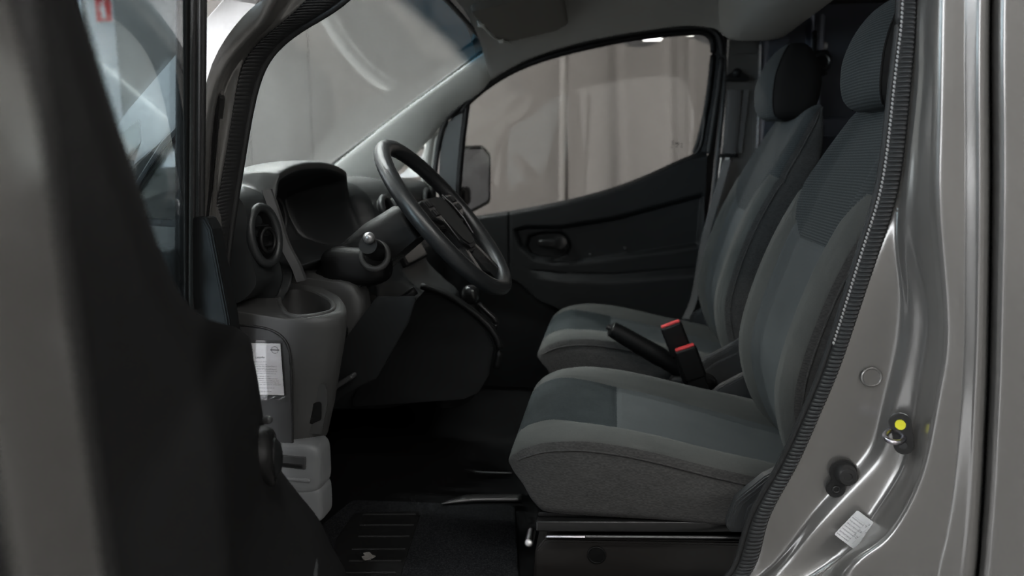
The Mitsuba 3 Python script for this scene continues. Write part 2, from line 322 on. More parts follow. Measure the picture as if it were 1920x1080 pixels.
R.append(ringc([(-0.711,-0.735,0.931), (-0.6884,-0.735,1.0737), (-0.6713,-0.735,1.1475), (-0.6441,-0.735,1.2462), (-0.6191,-0.735,1.3504), (-0.5966,-0.735,1.4094), (-0.5453,-0.735,1.4541), (-0.4916,-0.735,1.4976)], off(roof, 0, -.715), [(0.4313,-0.715,1.4757), (0.4346,-0.715,1.3855), (0.4343,-0.715,1.2929), (0.4293,-0.715,1.1975), (0.4145,-0.715,1.124), (0.3883,-0.715,1.0142), (0.3622,-0.715,0.909), (0.342,-0.715,0.8457), (0.3069,-0.715,0.743), (0.2699,-0.715,0.6461), (0.2413,-0.715,0.5465)], off(sill, 0, -.715)))
R.append(ringc([(-0.7269,-0.742,0.9322), (-0.7,-0.742,1.0744), (-0.6821,-0.742,1.1569), (-0.6621,-0.742,1.2462), (-0.6396,-0.742,1.35), (-0.6041,-0.742,1.4086), (-0.5511,-0.742,1.453), (-0.51,-0.742,1.4967)], off(roof, .02, -.725), [(0.4324,-0.722,1.4742), (0.4365,-0.722,1.3846), (0.437,-0.722,1.2925), (0.4337,-0.722,1.1978), (0.4321,-0.722,1.1249), (0.4405,-0.722,1.0506), (0.4395,-0.722,0.9487), (0.4282,-0.722,0.8521), (0.4037,-0.722,0.77), (0.3322,-0.722,0.6635), (0.2642,-0.722,0.5525)], off(sill, .015, -.725)))
R.append(ringc([(-0.7287,-0.752,0.9345), (-0.7018,-0.752,1.0757), (-0.6821,-0.752,1.1576), (-0.664,-0.752,1.2461), (-0.6406,-0.752,1.3491), (-0.6071,-0.752,1.4073), (-0.5553,-0.752,1.4514), (-0.5163,-0.752,1.4948)], off(roof, .03, -.75), [(0.4327,-0.735,1.4715), (0.4361,-0.735,1.3829), (0.4366,-0.735,1.2919), (0.4349,-0.735,1.1983), (0.438,-0.735,1.1263), (0.454,-0.735,1.0366), (0.4547,-0.735,0.927), (0.4411,-0.735,0.8352), (0.4208,-0.735,0.7583), (0.346,-0.735,0.657), (0.2776,-0.735,0.5614)], off(sill, .03, -.74)))
R.append(ringc([(-0.7137,-0.785,0.943), (-0.6856,-0.785,1.0803), (-0.6664,-0.785,1.1599), (-0.6497,-0.785,1.2459), (-0.6287,-0.785,1.3461), (-0.5969,-0.785,1.4026), (-0.5509,-0.785,1.4456), (-0.5153,-0.785,1.4879)], off(roof, .045, -.775), [(0.4364,-0.752,1.4679), (0.4391,-0.752,1.3807), (0.4405,-0.752,1.2911), (0.4427,-0.752,1.199), (0.4488,-0.752,1.1282), (0.4759,-0.752,1.0239), (0.4756,-0.752,0.9242), (0.47,-0.752,0.8298), (0.4555,-0.752,0.7499), (0.4057,-0.752,0.6516), (0.3445,-0.752,0.577)], off(sill, .05, -.77)))
R.append(ringc([(-0.7138,-0.8,0.9467), (-0.6859,-0.8,1.0823), (-0.6667,-0.8,1.1609), (-0.652,-0.8,1.2459), (-0.6328,-0.8,1.3691), (-0.5927,-0.8,1.4362), (-0.5465,-0.8,1.478), (-0.5123,-0.8,1.5062)], off(roof, .07, -.785), [(0.4284,-0.8,1.4581), (0.4353,-0.8,1.3746), (0.4403,-0.8,1.2889), (0.4469,-0.8,1.2008), (0.4544,-0.8,1.1332), (0.4749,-0.8,1.0177), (0.4734,-0.8,0.9218), (0.466,-0.8,0.8393), (0.4532,-0.8,0.7627), (0.4097,-0.8,0.6775), (0.3523,-0.8,0.6063)], off(sill, .08, -.80)))
R = np.array(R)
def across(R, n): return np.moveaxis(CubicSpline(np.arange(len(R)), R)(np.linspace(0, len(R) - 1, n)), 0, 1)
add(V + "__door_frame", shell(np.array(PchipInterpolator(np.arange(6), R)(np.linspace(.8, 5, 27))), .004), 'm_paint', 50)
# outer skin behind the doorway up to the panel gap, then the rear side door
Q = [[(0.4284,-0.8,1.4581), (0.4403,-0.8,1.2889), (0.4496,-0.8,1.1709), (0.4749,-0.8,1.0177), (0.4734,-0.8,0.9218), (0.466,-0.8,0.8393), (0.4532,-0.8,0.7627), (0.4097,-0.8,0.6775), (0.3523,-0.8,0.6063)], [(0.4223,-0.828,1.4525), (0.4346,-0.828,1.2876), (0.4451,-0.828,1.1727), (0.4685,-0.828,1.0234), (0.4693,-0.828,0.9301), (0.4636,-0.828,0.8499), (0.4498,-0.828,0.767), (0.4113,-0.828,0.684), (0.3664,-0.828,0.6241)],
     [(0.4334,-0.833,1.4511), (0.4474,-0.833,1.2873), (0.4594,-0.833,1.1732), (0.4774,-0.833,1.0247), (0.4812,-0.833,0.9322), (0.4793,-0.833,0.8526), (0.4709,-0.833,0.7706), (0.4516,-0.833,0.6897), (0.4325,-0.833,0.6325)], [(0.4478,-0.836,1.4501), (0.4634,-0.836,1.2871), (0.4744,-0.836,1.1735), (0.4885,-0.836,1.0257), (0.4946,-0.836,0.9336), (0.4965,-0.836,0.8547), (0.4969,-0.836,0.7736), (0.4927,-0.836,0.6944), (0.4875,-0.836,0.6387)], [(0.4509,-0.8379,1.4496), (0.4666,-0.8379,1.287), (0.4776,-0.8379,1.1737), (0.4911,-0.8379,1.0262), (0.4972,-0.8379,0.9343), (0.4991,-0.8379,0.8555), (0.4996,-0.8379,0.7747), (0.4954,-0.8379,0.6956), (0.4903,-0.8379,0.6401)], [(0.4601,-0.8435,1.4482), (0.476,-0.8435,1.2866), (0.4871,-0.8435,1.1741), (0.4995,-0.8435,1.0276), (0.5057,-0.8435,0.9364), (0.5098,-0.8435,0.8582), (0.5133,-0.8435,0.7782), (0.5144,-0.8435,0.7), (0.5131,-0.8435,0.6453)], [(0.4641,-0.846,1.4476), (0.4788,-0.846,1.2865), (0.49,-0.846,1.1743), (0.5031,-0.846,1.0283), (0.5093,-0.846,0.9373), (0.5142,-0.846,0.8594), (0.5185,-0.846,0.7796), (0.5203,-0.846,0.7018), (0.5205,-0.846,0.6474)],
     [(0.4693,-0.843,1.4481), (0.4848,-0.843,1.2866), (0.496,-0.843,1.1742), (0.5086,-0.843,1.0278), (0.5156,-0.843,0.9366), (0.5205,-0.843,0.8586), (0.5249,-0.843,0.7786), (0.5282,-0.843,0.7008), (0.5292,-0.843,0.6463)], [(0.4909,-0.8,1.4564), (0.5077,-0.8,1.2885), (0.5195,-0.8,1.1715), (0.5333,-0.8,1.0193), (0.5407,-0.8,0.9246), (0.5458,-0.8,0.8435), (0.5504,-0.8,0.7603), (0.554,-0.8,0.6794), (0.555,-0.8,0.6227)]]
Q = [np.vstack([[np.asarray(q[0]) + A(-.02, .05, .42)], [np.asarray(q[0]) + A(-.006, .02, .2)], q, [np.asarray(q[-1]) + A(.0, 0, -.22)]]) for q in (np.array(q, float) for q in Q)]
Q = np.array([knots(q, 90) for q in Q])
add(V + '__side_panel', shell(np.array([PchipInterpolator(np.arange(len(Q)), Q)(t) for t in np.linspace(0, len(Q) - 1, 57)]).transpose(1, 0, 2), .004), 'm_paint', 50)
W = [[(0.5015,-0.8,1.4561), (0.5186,-0.8,1.2884), (0.5305,-0.8,1.1716), (0.5446,-0.8,1.0197), (0.5521,-0.8,0.925), (0.5574,-0.8,0.8441), (0.5621,-0.8,0.7611), (0.5658,-0.8,0.6802), (0.5677,-0.8,0.6238)], [(0.4882,-0.838,1.4486), (0.5048,-0.838,1.2867), (0.5164,-0.838,1.174), (0.5294,-0.838,1.0273), (0.5367,-0.838,0.936), (0.5411,-0.838,0.8578), (0.5457,-0.838,0.7776), (0.5486,-0.838,0.6996), (0.5497,-0.838,0.645)], [(0.4868,-0.852,1.4457), (0.5034,-0.852,1.2861), (0.5149,-0.852,1.1749), (0.5272,-0.852,1.0302), (0.5344,-0.852,0.9401), (0.5389,-0.852,0.863), (0.5435,-0.852,0.784), (0.5463,-0.852,0.707), (0.5475,-0.852,0.6532)]]
W = [np.vstack([[np.asarray(q[0]) + A(-.02, .05, .42)], [np.asarray(q[0]) + A(-.006, .02, .2)], q, [np.asarray(q[-1]) + A(.0, 0, -.22)]]) for q in (np.array(q, float) for q in W)]
W = [knots(q, 90) for q in W]
for dx, dy in ((.03, -.006), (.4, -.016), (1.0, -.012), (1.5, 0)): W.append(W[2] + A(dx, dy, 0))
W = np.array(W)
add('sliding_door__outer_panel', shell(np.array([PchipInterpolator(np.arange(7), W)(t) for t in np.linspace(0, 6, 49)]).transpose(1, 0, 2), .004), 'm_paint', 50)
tag('sliding_door', 'flat metallic grey side door behind the panel gap at the right edge', 'van door')
add(V + '__gap_channel', shell(np.array([Q[-1] + A(0, .004, 0), Q[-1] + A(.006, .03, 0), W[0] + A(-.004, .03, 0), W[0] + A(0, .004, 0)]), .002), 'm_rubber', 40)
# roof, rear box, bulkhead, floor, bonnet: what closes the body off
xr = np.linspace(-.50, 2.1, 40); yr = np.linspace(-.80, .80, 30)
X, Y = np.meshgrid(xr, yr, indexing='ij')
add(V + '__roof', shell(np.stack([X, Y, 1.845 - .10 * np.abs(Y / .8) ** 4 - .115 * np.clip((-.12 - X) / .38, 0, 1) ** 1.6], -1), .004), 'm_paint', True)
add(V + '__far_side', plate(Polygon([(-.12, .3), (2.1, .3), (2.1, 1.78), (-.12, 1.78)]).difference(Polygon([(-.2, .2), (.47, .2), (.47, 1.70), (-.2, 1.70)])), .02, XZ(.80)), 'm_paint', False)
rw = [soft(rect(y0_, 1.08, y0_ + .60, 1.58), .05) for y0_ in (-.68, .08)]
yz = lambda x: (A(x, 0, 0), A(0, 1, 0), A(0, 0, 1))
add(V + '__rear_end', plate(rect(-.85, .3, .8, 1.8).difference(unary_union(rw)), .02, yz(2.08)), 'm_paint', False)
for q in rw: add(V + '__unseen_rear_window', plate(q.buffer(.004), .003, yz(2.088)), 'm_window', False)  # unseen rear glass, lets light onto the load space wall
add(V + '__cabin_floor', box(-1.2, 2.1, -.70, .78, .37, .405), 'm_floor_pan', False)
add(V + '__firewall', box(-1.30, -1.27, -.8, .8, .35, 1.03), 'm_black', False)
xb = np.linspace(-2.0, -1.18, 20); yb = np.linspace(-.78, .78, 30); X, Y = np.meshgrid(xb, yb, indexing='ij')
add(V + '__bonnet', shell(np.stack([X, Y, 1.035 - .16 * ((-1.18 - X) / .82) ** 1.5 - .10 * np.abs(Y / .78) ** 5], -1), .004), 'm_paint', True)
# windscreen pillar and front wing, driver side, with the little fixed quarter window
G = [(-0.8274,-0.8,1.3388), (-0.708,-0.8,1.4147), (-0.637,-0.8,1.4663), (-0.6047,-0.8,1.4889)]
pts = [(-1.95, .42), (-.70, .42), (-.665, 1.0), (-.662, 1.20), (-.635, 1.37), (-.597, 1.437), (-.55, 1.48), (-.40, 1.60), (-.40, 1.645), (-.616, 1.50), (-.86, 1.335), (-1.19, 1.06), (-1.6, .98), (-1.98, .84)]
quarter = soft(Polygon([(-0.6308,1.3723), (-0.7805,1.2748)] + [(-.93, 1.13), (-.685, 1.13)]), .012)
skin = soft(Polygon(pts), .012)
fr = XZ(-.790)
def taper(m):
    m = m.subdivide_to_size(.06) if len(m.faces) < 5 else m
    v_ = np.array(m.vertices); v_[:, 1] += .36 * np.clip(-.50 - v_[:, 0], 0, .9); m.vertices = v_; return m
add(V + '__windscreen_pillar', taper(plate(skin.difference(quarter), .014, fr, .004)), 'm_paint', 30)
add(V + '__quarter_seal', taper(plate(quarter.difference(quarter.buffer(-.012)), .020, fr, .004)), 'm_rubber', 40)
add(V + '__quarter_window', taper(plate(quarter.buffer(-.011), .003, (A(0, -.795, 0), A(1, 0, 0), A(0, 0, 1)))), 'm_window', False)
# inner sheet of that pillar, closing the gap to the glass
add(V + '__pillar_inner', plate(soft(Polygon([(-.72, 1.12), (-.66, 1.20), (-.63, 1.36), (-.59, 1.43), (-.40, 1.57), (-.40, 1.63), (-.62, 1.46), (-.95, 1.24), (-.93, 1.2), (-.72, 1.36), (-.70, 1.2)]), .006), .02, XZ(-.665), .004), 'm_pillar', 30)

# windscreen
def wz(x, y=0): return 1.272 + .69 * (x + .932) + .15 * (.36 - y ** 2)
xw = np.linspace(-1.27, -.405, 24); yw = np.linspace(-.70, .70, 28); X, Y = np.meshgrid(xw, yw, indexing='ij')
Yw = Y * (1 - .10 * (X + 1.27) / .865)
add(V + '__windscreen', grid(np.stack([X, Yw, wz(X, Yw)], -1)), 'm_windscreen', True)
U = curve([(-1.1125,0.605,1.1366), (-1.0197,0.605,1.2065), (-0.8292,0.605,1.346), (-0.6365,0.605,1.4786), (-0.4691,0.605,1.5894), (-0.4417,0.605,1.6078)] , 60)
add(V + '__windscreen_seal', tube(U, .0075, 8), 'm_rubber', True)
hd = np.array([(-.425 - .018 * (1 - (y / .6) ** 2), y, wz(-.425 - .018 * (1 - (y / .6) ** 2), y)) for y in np.linspace(-.62, .60, 40)])
add(V + '__windscreen_seal', tube(hd, .007, 8), 'm_rubber', True)
# far windscreen pillar trim (pale), bulging into the cabin
up = np.array([(-1.1412,0.6,1.1215), (-1.0178,0.6,1.2028), (-0.8277,0.6,1.3422), (-0.6353,0.6,1.4746), (-0.4682,0.6,1.5853), (-0.4445,0.6,1.6003)]); lo = np.array([(-0.9919,0.695,1.03), (-0.8552,0.695,1.1537), (-0.7188,0.695,1.2608), (-0.5992,0.695,1.3873), (-0.5023,0.695,1.4615), (-0.428,0.695,1.5275)])
ribs = []
for t in np.linspace(0, 1, 17):
    b = math.sin(math.pi * t) ** .7
    ribs.append(knots(up * (1 - t) + lo * t + A(.004, -.022, .004) * b, 40))
add(V + '__pillar_trim', shell(np.array(ribs), .004), 'm_pillar', True)
# second pillar post and far quarter window
add(V + '__quarter_post', loft([np.array([(x + .016 * math.cos(g), .715 + .02 * math.sin(g), z) for g in np.linspace(0, 2 * np.pi, 20, endpoint=False)]) for x, z in ((-.685, 1.08), (-.677, 1.16), (-.668, 1.25), (-.655, 1.33), (-.632, 1.385))]), 'm_pillar', True)
q2 = soft(Polygon([(-.69, 1.10), (-.672, 1.285), (-.70, 1.30), (-.94, 1.15), (-.94, 1.10)]), .014)
qt = soft(Polygon([(-1.16, 1.05), (-.645, 1.05), (-.640, 1.20), (-.622, 1.35), (-.60, 1.40), (-.66, 1.375), (-.86, 1.235), (-1.16, 1.085)]), .008)
add(V + '__quarter_trim', plate(qt.difference(q2.buffer(.010)), .012, XZ(.728), .004), 'm_pillar', 30)
add(V + '__quarter_window', plate(q2, .003, XZ(.735)), 'm_window', False)
add(V + '__quarter_seal', plate(q2.buffer(.014).difference(q2.buffer(-.002)), .018, XZ(.742), .004), 'm_rubber', 40)
add(V + '__far_wing', plate(soft(Polygon([(-1.95, .42), (-.64, .42), (-.64, 1.06), (-.66, 1.12), (-1.19, 1.06), (-1.6, .98), (-1.98, .84)]), .01), .012, XZ(.80), .003), 'm_paint', 30)

# headliner: comes down to the far door frame, hangs at the rear in a soft shelf
fx = pch([(-.44, 1.515), (-.417, 1.528), (-.275, 1.597), (-.097, 1.645), (.077, 1.672), (.231, 1.686), (.316, 1.676), (.36, 1.650), (.50, 1.655)])
xh = np.linspace(-.425, .505, 70); yh = np.linspace(-.66, .66, 80)
X, Y = np.meshgrid(xh, yh, indexing='ij')
zc = np.minimum(1.625 + .13 * (.36 - Y ** 2) + .20 * np.clip((X + .425) / .25, 0, 1) ** .8 * .45, 1.755)
edge = fx(X); a = np.clip(np.abs(Y) / .655, 0, 1)
Zh = zc + (edge - zc) * a ** 4.5

add(V + '__headliner', shell(np.stack([X, Y, Zh], -1), .005), 'm_headliner', True)
rs = [np.array([(x, y, z) for x, z in ((.30, 1.735), (.345, 1.665), (.40, 1.640), (.505, 1.642), (.545, 1.665), (.56, 1.74))]) for y in np.linspace(-.6, .655, 30)]
rs = np.array([knots(r, 26) for r in rs])
add(V + '__rear_shelf', shell(rs, .006), 'm_headliner', True)

# far rear pillar: seal tube, lit flange edge in silver, dark trim, belt hardware lives on it
P1 = curve([(0.2363,0.7,1.6868), (0.3146,0.7,1.6782), (0.3451,0.7,1.6504), (0.3593,0.7,1.5681), (0.3588,0.7,1.4295), (0.3494,0.7,1.2526), (0.3389,0.7,1.0894), (0.311,0.7,0.941), (0.2833,0.7,0.77), (0.2746,0.7,0.615)], 80)
add(V + '__weatherstrip', tube(P1, .009, 10), 'm_seal_grey', True)
P2 = curve([(0.3716,0.715,1.6471), (0.3734,0.715,1.5352), (0.3713,0.715,1.3953), (0.3656,0.715,1.2526), (0.3527,0.715,1.1437), (0.3278,0.715,1.0143), (0.2984,0.715,0.8443), (0.2784,0.715,0.6507)], 60)
add(V + '__pillar_flange', shell(np.array([P2 + A(-.004, .0, 0), P2 + A(.0, -.006, 0), P2 + A(.005, -.002, 0), P2 + A(.05, .01, 0)]), .003), 'm_silver', 40)  # painted metal edge; the light on it is put into a silver colour
add(V + '__pillar_cover', plate(soft(Polygon([(0.3706,1.6617), (0.4657,1.6629), (0.488,1.2524), (0.4486,1.0363), (0.3524,0.9984), (0.3692,1.2525)]), .006), .018, XZ(.70), .005), 'm_trim_pillar', 30)
add(V + '__pillar_cover', plate(soft(Polygon([(0.3722,1.6542), (0.4547,1.6557), (0.456,1.5989), (0.3735,1.5938)]), .004), .010, XZ(.682), .003), 'm_trim_pillar', 30)
add(V + '__pillar_rail', shell(np.array([curve([(0.462,0.668,1.6227), (0.4656,0.668,1.4945), (0.4688,0.668,1.3397), (0.4695,0.668,1.1994)], 20) + d for d in (A(0, .01, 0), A(.001, 0, 0), A(.008, .0, 0), A(.012, .02, 0))]), .002), 'm_steel', 30)
add(V + '__far_pillar', box(.43, .56, .70, .78, .40, 1.72), 'm_paint_dark', False)
add(V + '__far_pillar_rib', loft([np.array([(.475 + .03 * math.cos(g), .715 + .028 * math.sin(g), z) for g in np.linspace(0, 2 * np.pi, 24, endpoint=False)]) for z in (1.2, 1.70)]), 'm_paint_dark', True)
add(V + '__pillar_backing', plate(Polygon([(0.3458,1.6663), (0.3553,1.5727), (0.3441,1.4323), (0.3294,1.2818), (0.3145,1.2527), (0.3005,1.0684), (0.2722,0.7634), (0.2678,0.4864)] + [(.50, .60), (.50, 1.66)]), .012, XZ(.747)), 'm_black', False)
# load space behind the seats: bulkhead hoop and ribbed metal
add(V + '__load_wall', box(.56, 2.08, .755, .77, .40, 1.76), 'm_paint_dark', False)
hoop = curve(A((.70, -.66, 1.16), (.70, -.10, 1.16), (.70, -.035, 1.20), (.70, -.02, 1.30), (.70, -.02, 1.50), (.70, -.05, 1.66), (.70, -.15, 1.72), (.70, -.66, 1.73)), 70)
add('bulkhead_hoop__outer_tube', tube(hoop, .016, 12), 'm_black_gloss', True)
add('bulkhead_hoop__inner_tube', tube(hoop + (A(.70, -.36, 1.44) - hoop) * .10, .008, 10), 'm_black_gloss', True)
add('bulkhead_hoop__panel', plate(soft(Polygon([(-.68, .42), (.02, .42), (.02, 1.18), (-.68, 1.18)]), .03), .012, (A(.715, 0, 0), A(0, 1, 0), A(0, 0, 1)), .004), 'm_black', 30)
tag('bulkhead_hoop', 'black hooped metal guard behind the driver seat headrest', 'seat guard')
for x, w in ((.500, .075), (.655, .055), (.95, .08), (1.35, .08)):
    L = [np.array([(x + w / 2 * math.sin(g), .755 - .045 * max(0, math.cos(g)) ** .6, z) for g in np.linspace(-math.pi / 2, math.pi / 2, 14)] + [(x + w / 2, .756, z), (x - w / 2, .756, z)]) for z in (.45, .50, 1.66, 1.72)]
    add(V + '__load_wall_rib', loft(L), 'm_paint_dark', 40)
add(V + '__load_wall_rail', rbox((1.3, .745, 1.36), (1.5, .03, .07), .01, None, 8), 'm_paint_dark', 40)
add(V + '__rib_slot', rbox(np.array([(0.645,0.708,1.6283)][0]), (.014, .012, .050), .004, None, 8), 'm_black', 30)
add(V + '__rib_slot', rbox(np.array([(0.6428,0.708,1.6619)][0]), (.013, .012, .016), .004, None, 8), 'm_black', 30)
sw = np.array([(0.6838,0.74,1.6256)][0])
add(V + '__wall_screw', disc_along(sw, (0, -1, 0), ((-.004, .013), (.003, .012), (.004, .006))), 'm_steel', 40)
bk_ = np.array([(0.6638,0.7,1.5662)][0])
add(V + '__belt_bracket', cat(rbox(bk_, (.05, .03, .08), .008, None, 8)), 'm_black_gloss', 40)
add(V + '__belt_bracket__ring', ring(bk_ + A(0, -.02, 0), .026, .006, (.4, 1, 0), 24, 8), 'm_strip', 40)
# rubber weatherstrip round the driver doorway: ribbed band, lip, and the stitched edge
def band(i0, i1, h, n=9):
    a, b = R[0][i0:i1], R[1][i0:i1]
    tt = np.linspace(0, 1, n); B = np.array([a * (1 - t) + b * t for t in tt])
    return a, b, B
nA = int(NS * 8 / 30)
a, b = R[0], R[1]
den = 1500
def dense(P): return CubicSpline(np.linspace(0, 1, NS), P)(np.linspace(0, 1, den * 3))
ad, bd = dense(a), dense(b)
arc = np.r_[0, np.cumsum(np.linalg.norm(np.diff(bd, axis=0), axis=1))]
rib = np.abs(np.sin(arc * np.pi / .0068)) ** .6
prof = np.linspace(0, 1, 11)
S_ = []
for t in prof:
    hgt = .013 * math.sin(math.pi * min(max(t, .0), 1)) ** .35
    S_.append(ad * (1 - t) + bd * t + A(0, -1, 0) * (hgt + .0034 * rib * (1 if .15 < t < .95 else 0))[:, None])
keep = slice(0, int(den * 3 * .86))
add(V + '__weatherstrip', grid(np.array([s[keep] for s in S_])), 'm_rubber_mid', True)
labels[V + '__weatherstrip_001'] = {'label': 'ribbed black rubber door seal'}
lip = ad[keep] + A(0, -.004, 0)
add(V + '__seal_lip', tube(lip[::8], .006, 8), 'm_rubber', True)
# stitched pale edge along the rear run of the seal
seg = slice(int(den * 3 * .455), int(den * 3 * .64)); se = (ad * .93 + bd * .07)[seg] + A(0, -.011, 0)
sa = np.r_[0, np.cumsum(np.linalg.norm(np.diff(se, axis=0), axis=1))]
st = []
for d in np.arange(.002, sa[-1], .0062):
    c = np.array([np.interp(d, sa, se[:, k]) for k in range(3)]); e = np.array([np.interp(d + .001, sa, se[:, k]) for k in range(3)]) - c; e /= np.linalg.norm(e)
    m = trimesh.creation.icosphere(1, 1.); m.apply_scale((.0022, .0018, .0030)); v = np.array(m.vertices)
    w = v[:, :1] * np.cross(e, A(0, 1, 0)) + v[:, 1:2] * A(0, 1, 0) + v[:, 2:] * (e + .35 * np.cross(e, A(0, 1, 0)))
    st.append(trimesh.Trimesh(w + c, m.faces, process=False))
k = add(V + '__seal_stitches', cat(*st), 'm_thread', True); labels[k] = {'kind': 'stuff', 'label': 'pale stitched edge of the door seal'}

# striker, buffer, plug and label on the rear pillar
SC = np.array([(0.4483,-0.764,0.8315)][0]); e1 = A(.93, -.30, .18); e1 /= np.linalg.norm(e1); e2 = A(-.02, .10, 1.); e2 -= e1 * (e2 @ e1); e2 /= np.linalg.norm(e2)
e3 = np.cross(e1, e2)
sp = soft(unary_union([Point(0, .016).buffer(.016), Point(.001, -.018).buffer(.014), Polygon([(-.014, .016), (.016, .016), (.015, -.018), (-.012, -.018)])]), .004)
add(V + '__door_striker__plate', plate(sp, .007, (SC, e1, e2), .002), 'm_black_gloss', 30)
loop = curve([SC + e1 * .003 + e2 * -.006 + e3 * .004, SC + e1 * -.002 + e2 * -.006 + e3 * .03, SC + e1 * -.012 + e2 * -.003 + e3 * .043, SC + e1 * -.022 + e2 * .002 + e3 * .035, SC + e1 * -.014 + e2 * .006 + e3 * .004], 30)
add(V + '__door_striker__loop', tube(loop, .0042, 12), 'm_chrome', True); labels[V + '__door_striker__loop'] = {'label': 'bright steel striker loop'}
add(V + '__door_striker__bolt', cat(cyl(SC + e2 * .015 + e3 * .006, SC + e2 * .015 + e3 * .011, .0075, 18)), 'm_yellow', 30); labels[V + '__door_striker__bolt'] = {'label': 'yellow marked bolt head'}
add(V + '__door_striker__bolt_001', cat(cyl(SC + e2 * -.017 + e3 * .006, SC + e2 * -.017 + e3 * .009, .006, 18)), 'm_rubber_mid', 30)
BC = np.array([(0.373,-0.728,0.7388)][0])
bp = soft(unary_union([Point(.006, .010).buffer(.021), Point(-.004, -.018).buffer(.015)]), .004)
add(V + '__door_buffer__base', plate(bp, .006, (BC, A(1, 0, 0), A(0, 0, 1)), .002), 'm_rubber', 30)
add(V + '__door_buffer__stop', loft([np.array([BC + A(.008 + r * math.cos(g), -d, .010 + r * math.sin(g)) for g in np.linspace(0, 2 * np.pi, 28, endpoint=False)]) for d, r in ((.004, .0165), (.018, .016), (.022, .013), (.0225, .007), (.021, .006))]), 'm_rubber_mid', 40)
add(V + '__door_buffer__screw', ring(BC + A(-.004, -.007, -.018), .005, .002, (0, 1, 0), 20, 8), 'm_rubber_mid', True)
PC = np.array([(0.412,-0.724,0.9075)][0])
add(V + '__body_plug', cat(ring(PC, .0145, .0022, (0, 1, 0), 40, 8), cyl(PC + A(0, .004, 0), PC + A(0, -.0005, 0), .0135, 32)), 'm_paint', 40)
# rating label
LC = np.array([(0.3726,-0.756,0.6651), (0.3988,-0.756,0.7052), (0.4267,-0.756,0.6762), (0.3945,-0.756,0.6327)]); o = LC[3]; u1 = LC[2] - LC[3]; v1 = LC[0] - LC[3]; lw, lh = np.linalg.norm(u1), np.linalg.norm(v1); u1 /= lw; v1 -= u1 * (v1 @ u1); v1 /= np.linalg.norm(v1)
w1 = np.cross(u1, v1); w1 = w1 if w1[1] < 0 else -w1
def on(o, u, v, poly, t, lift): return plate(poly, t, (o + np.cross(u, v) * lift, u, v))
rl = soft(Polygon([(0, 0), (lw, 0), (lw, lh), (0, lh)]), .003)
add(V + '__rating_label', on(o, u1, v1, rl, .0008, .004), 'm_sticker', False); labels[V + '__rating_label'] = {'label': 'white printed rating label on the door shut'}
pl = []
# rows of small print; the text runs along v (upwards), rows step along u
def rect(x0, y0, x1, y1): return Polygon([(x0, y0), (x1, y0), (x1, y1), (x0, y1)])
r2 = random.Random(8)
for i in range(7):
    x = lw * (.07 + .108 * i); y = lh * .95
    while y > lh * .42:
        l = lh * r2.uniform(.03, .08); pl.append(rect(x, y - l, x + lw * .04, y)); y -= l + lh * .02
for i in range(5): pl.append(rect(lw * (.16 + .16 * i), lh * .40, lw * (.165 + .16 * i), lh * .95))
pl.append(rect(lw * .06, lh * .395, lw * .80, lh * .402)); pl.append(rect(lw * .10, lh * .20, lw * .8, lh * .205))
k = add(V + '__rating_label__print', cat(*[on(o, u1, v1, q, .0003, .0048) for q in pl]), 'm_ink_light', False); labels[k] = {'kind': 'stuff'}
for i, (tx, fx_, fy_, hh) in enumerate((('C K', .90, .06, .11), ('A', .80, .24, .10), ('K2', .58, .24, .10), ('P', .66, .06, .10), ('C2', .38, .22, .11))):
    tm = meshkit.text_mesh(tx, lh * hh, .0003); v = np.array(tm.vertices)
    # lettering reads upwards along v
    w = o + u1 * (lw * fx_ - v[:, 1:2] * 1.) + v1 * (lh * fy_ + v[:, :1]) + np.cross(u1, v1) * (.0048 + v[:, 2:])
    add(V + '__rating_label__lettering', trimesh.Trimesh(w, tm.faces, process=False), 'm_ink', False)

# ---------------------------------------------------------------- doors
def door_point(kind):
    if kind == 'open':
        ph = math.radians(69); d, q, h = A(math.cos(ph), -math.sin(ph), 0), A(math.sin(ph), math.cos(ph), 0), A(-.67, -.83, 0)
    else: d, q, h = A(1, 0, 0), A(0, -1, 0), A(-.67, .74, 0)
    return lambda s, n, z: h + np.asarray(s)[..., None] * d + np.asarray(n)[..., None] * q + np.asarray(z)[..., None] * A(0, 0, 1), (h, d, q)
def sstep(a, b, x): t = np.clip((x - a) / (b - a), 0, 1); return t * t * (3 - 2 * t)

# open driver door
DP, (dh, dd, dq) = door_point('open'); D = 'hinged_door'
tag(D, 'open driver door in the left foreground with black trim, glass and blurred metal edge', 'van door')
dfr = lambda n: (dh + dq * n, dd, A(0, 0, 1))        # plates in s, z; thickness runs outwards (dd x z)
sgn = np.sign(np.cross(dd, A(0, 0, 1)) @ dq)         # +1: thickness runs into the cabin
belt = pch([(-.05, .96), (.15, .975), (.25, 1.025), (.337, 1.050), (.507, 1.097), (.582, 1.128), (.643, 1.170), (.701, 1.225), (.754, 1.28), (.789, 1.33), (.83, 1.41), (.88, 1.53), (.93, 1.62)])
# inner trim as a height field over s, z
s = np.linspace(.03, .885, 130); tz = np.linspace(0, 1, 130); Sg, Tg = np.meshgrid(s, tz, indexing='ij')
Zg = .46 + (belt(Sg) - .46) * Tg
low = pch([(.40, .200), (.55, .232), (.656, .229), (.699, .212), (.742, .196), (.785, .169), (.822, .146), (.85, .132), (.912, .127), (.964, .122), (1.002, .112), (1.035, .100), (1.1, .100), (1.7, .100)])
pk = pch([(.03, .0), (.16, .2), (.21, .8), (.25, 1.0), (.72, 1.0), (.80, .4), (.86, .05), (.90, 0)])
Ng = .098 + (low(Zg) - .098) * np.clip(pk(Sg), 0, 1)
Ng -= .05 * sstep(.22, .05, Sg) * sstep(1.10, .95, Zg)

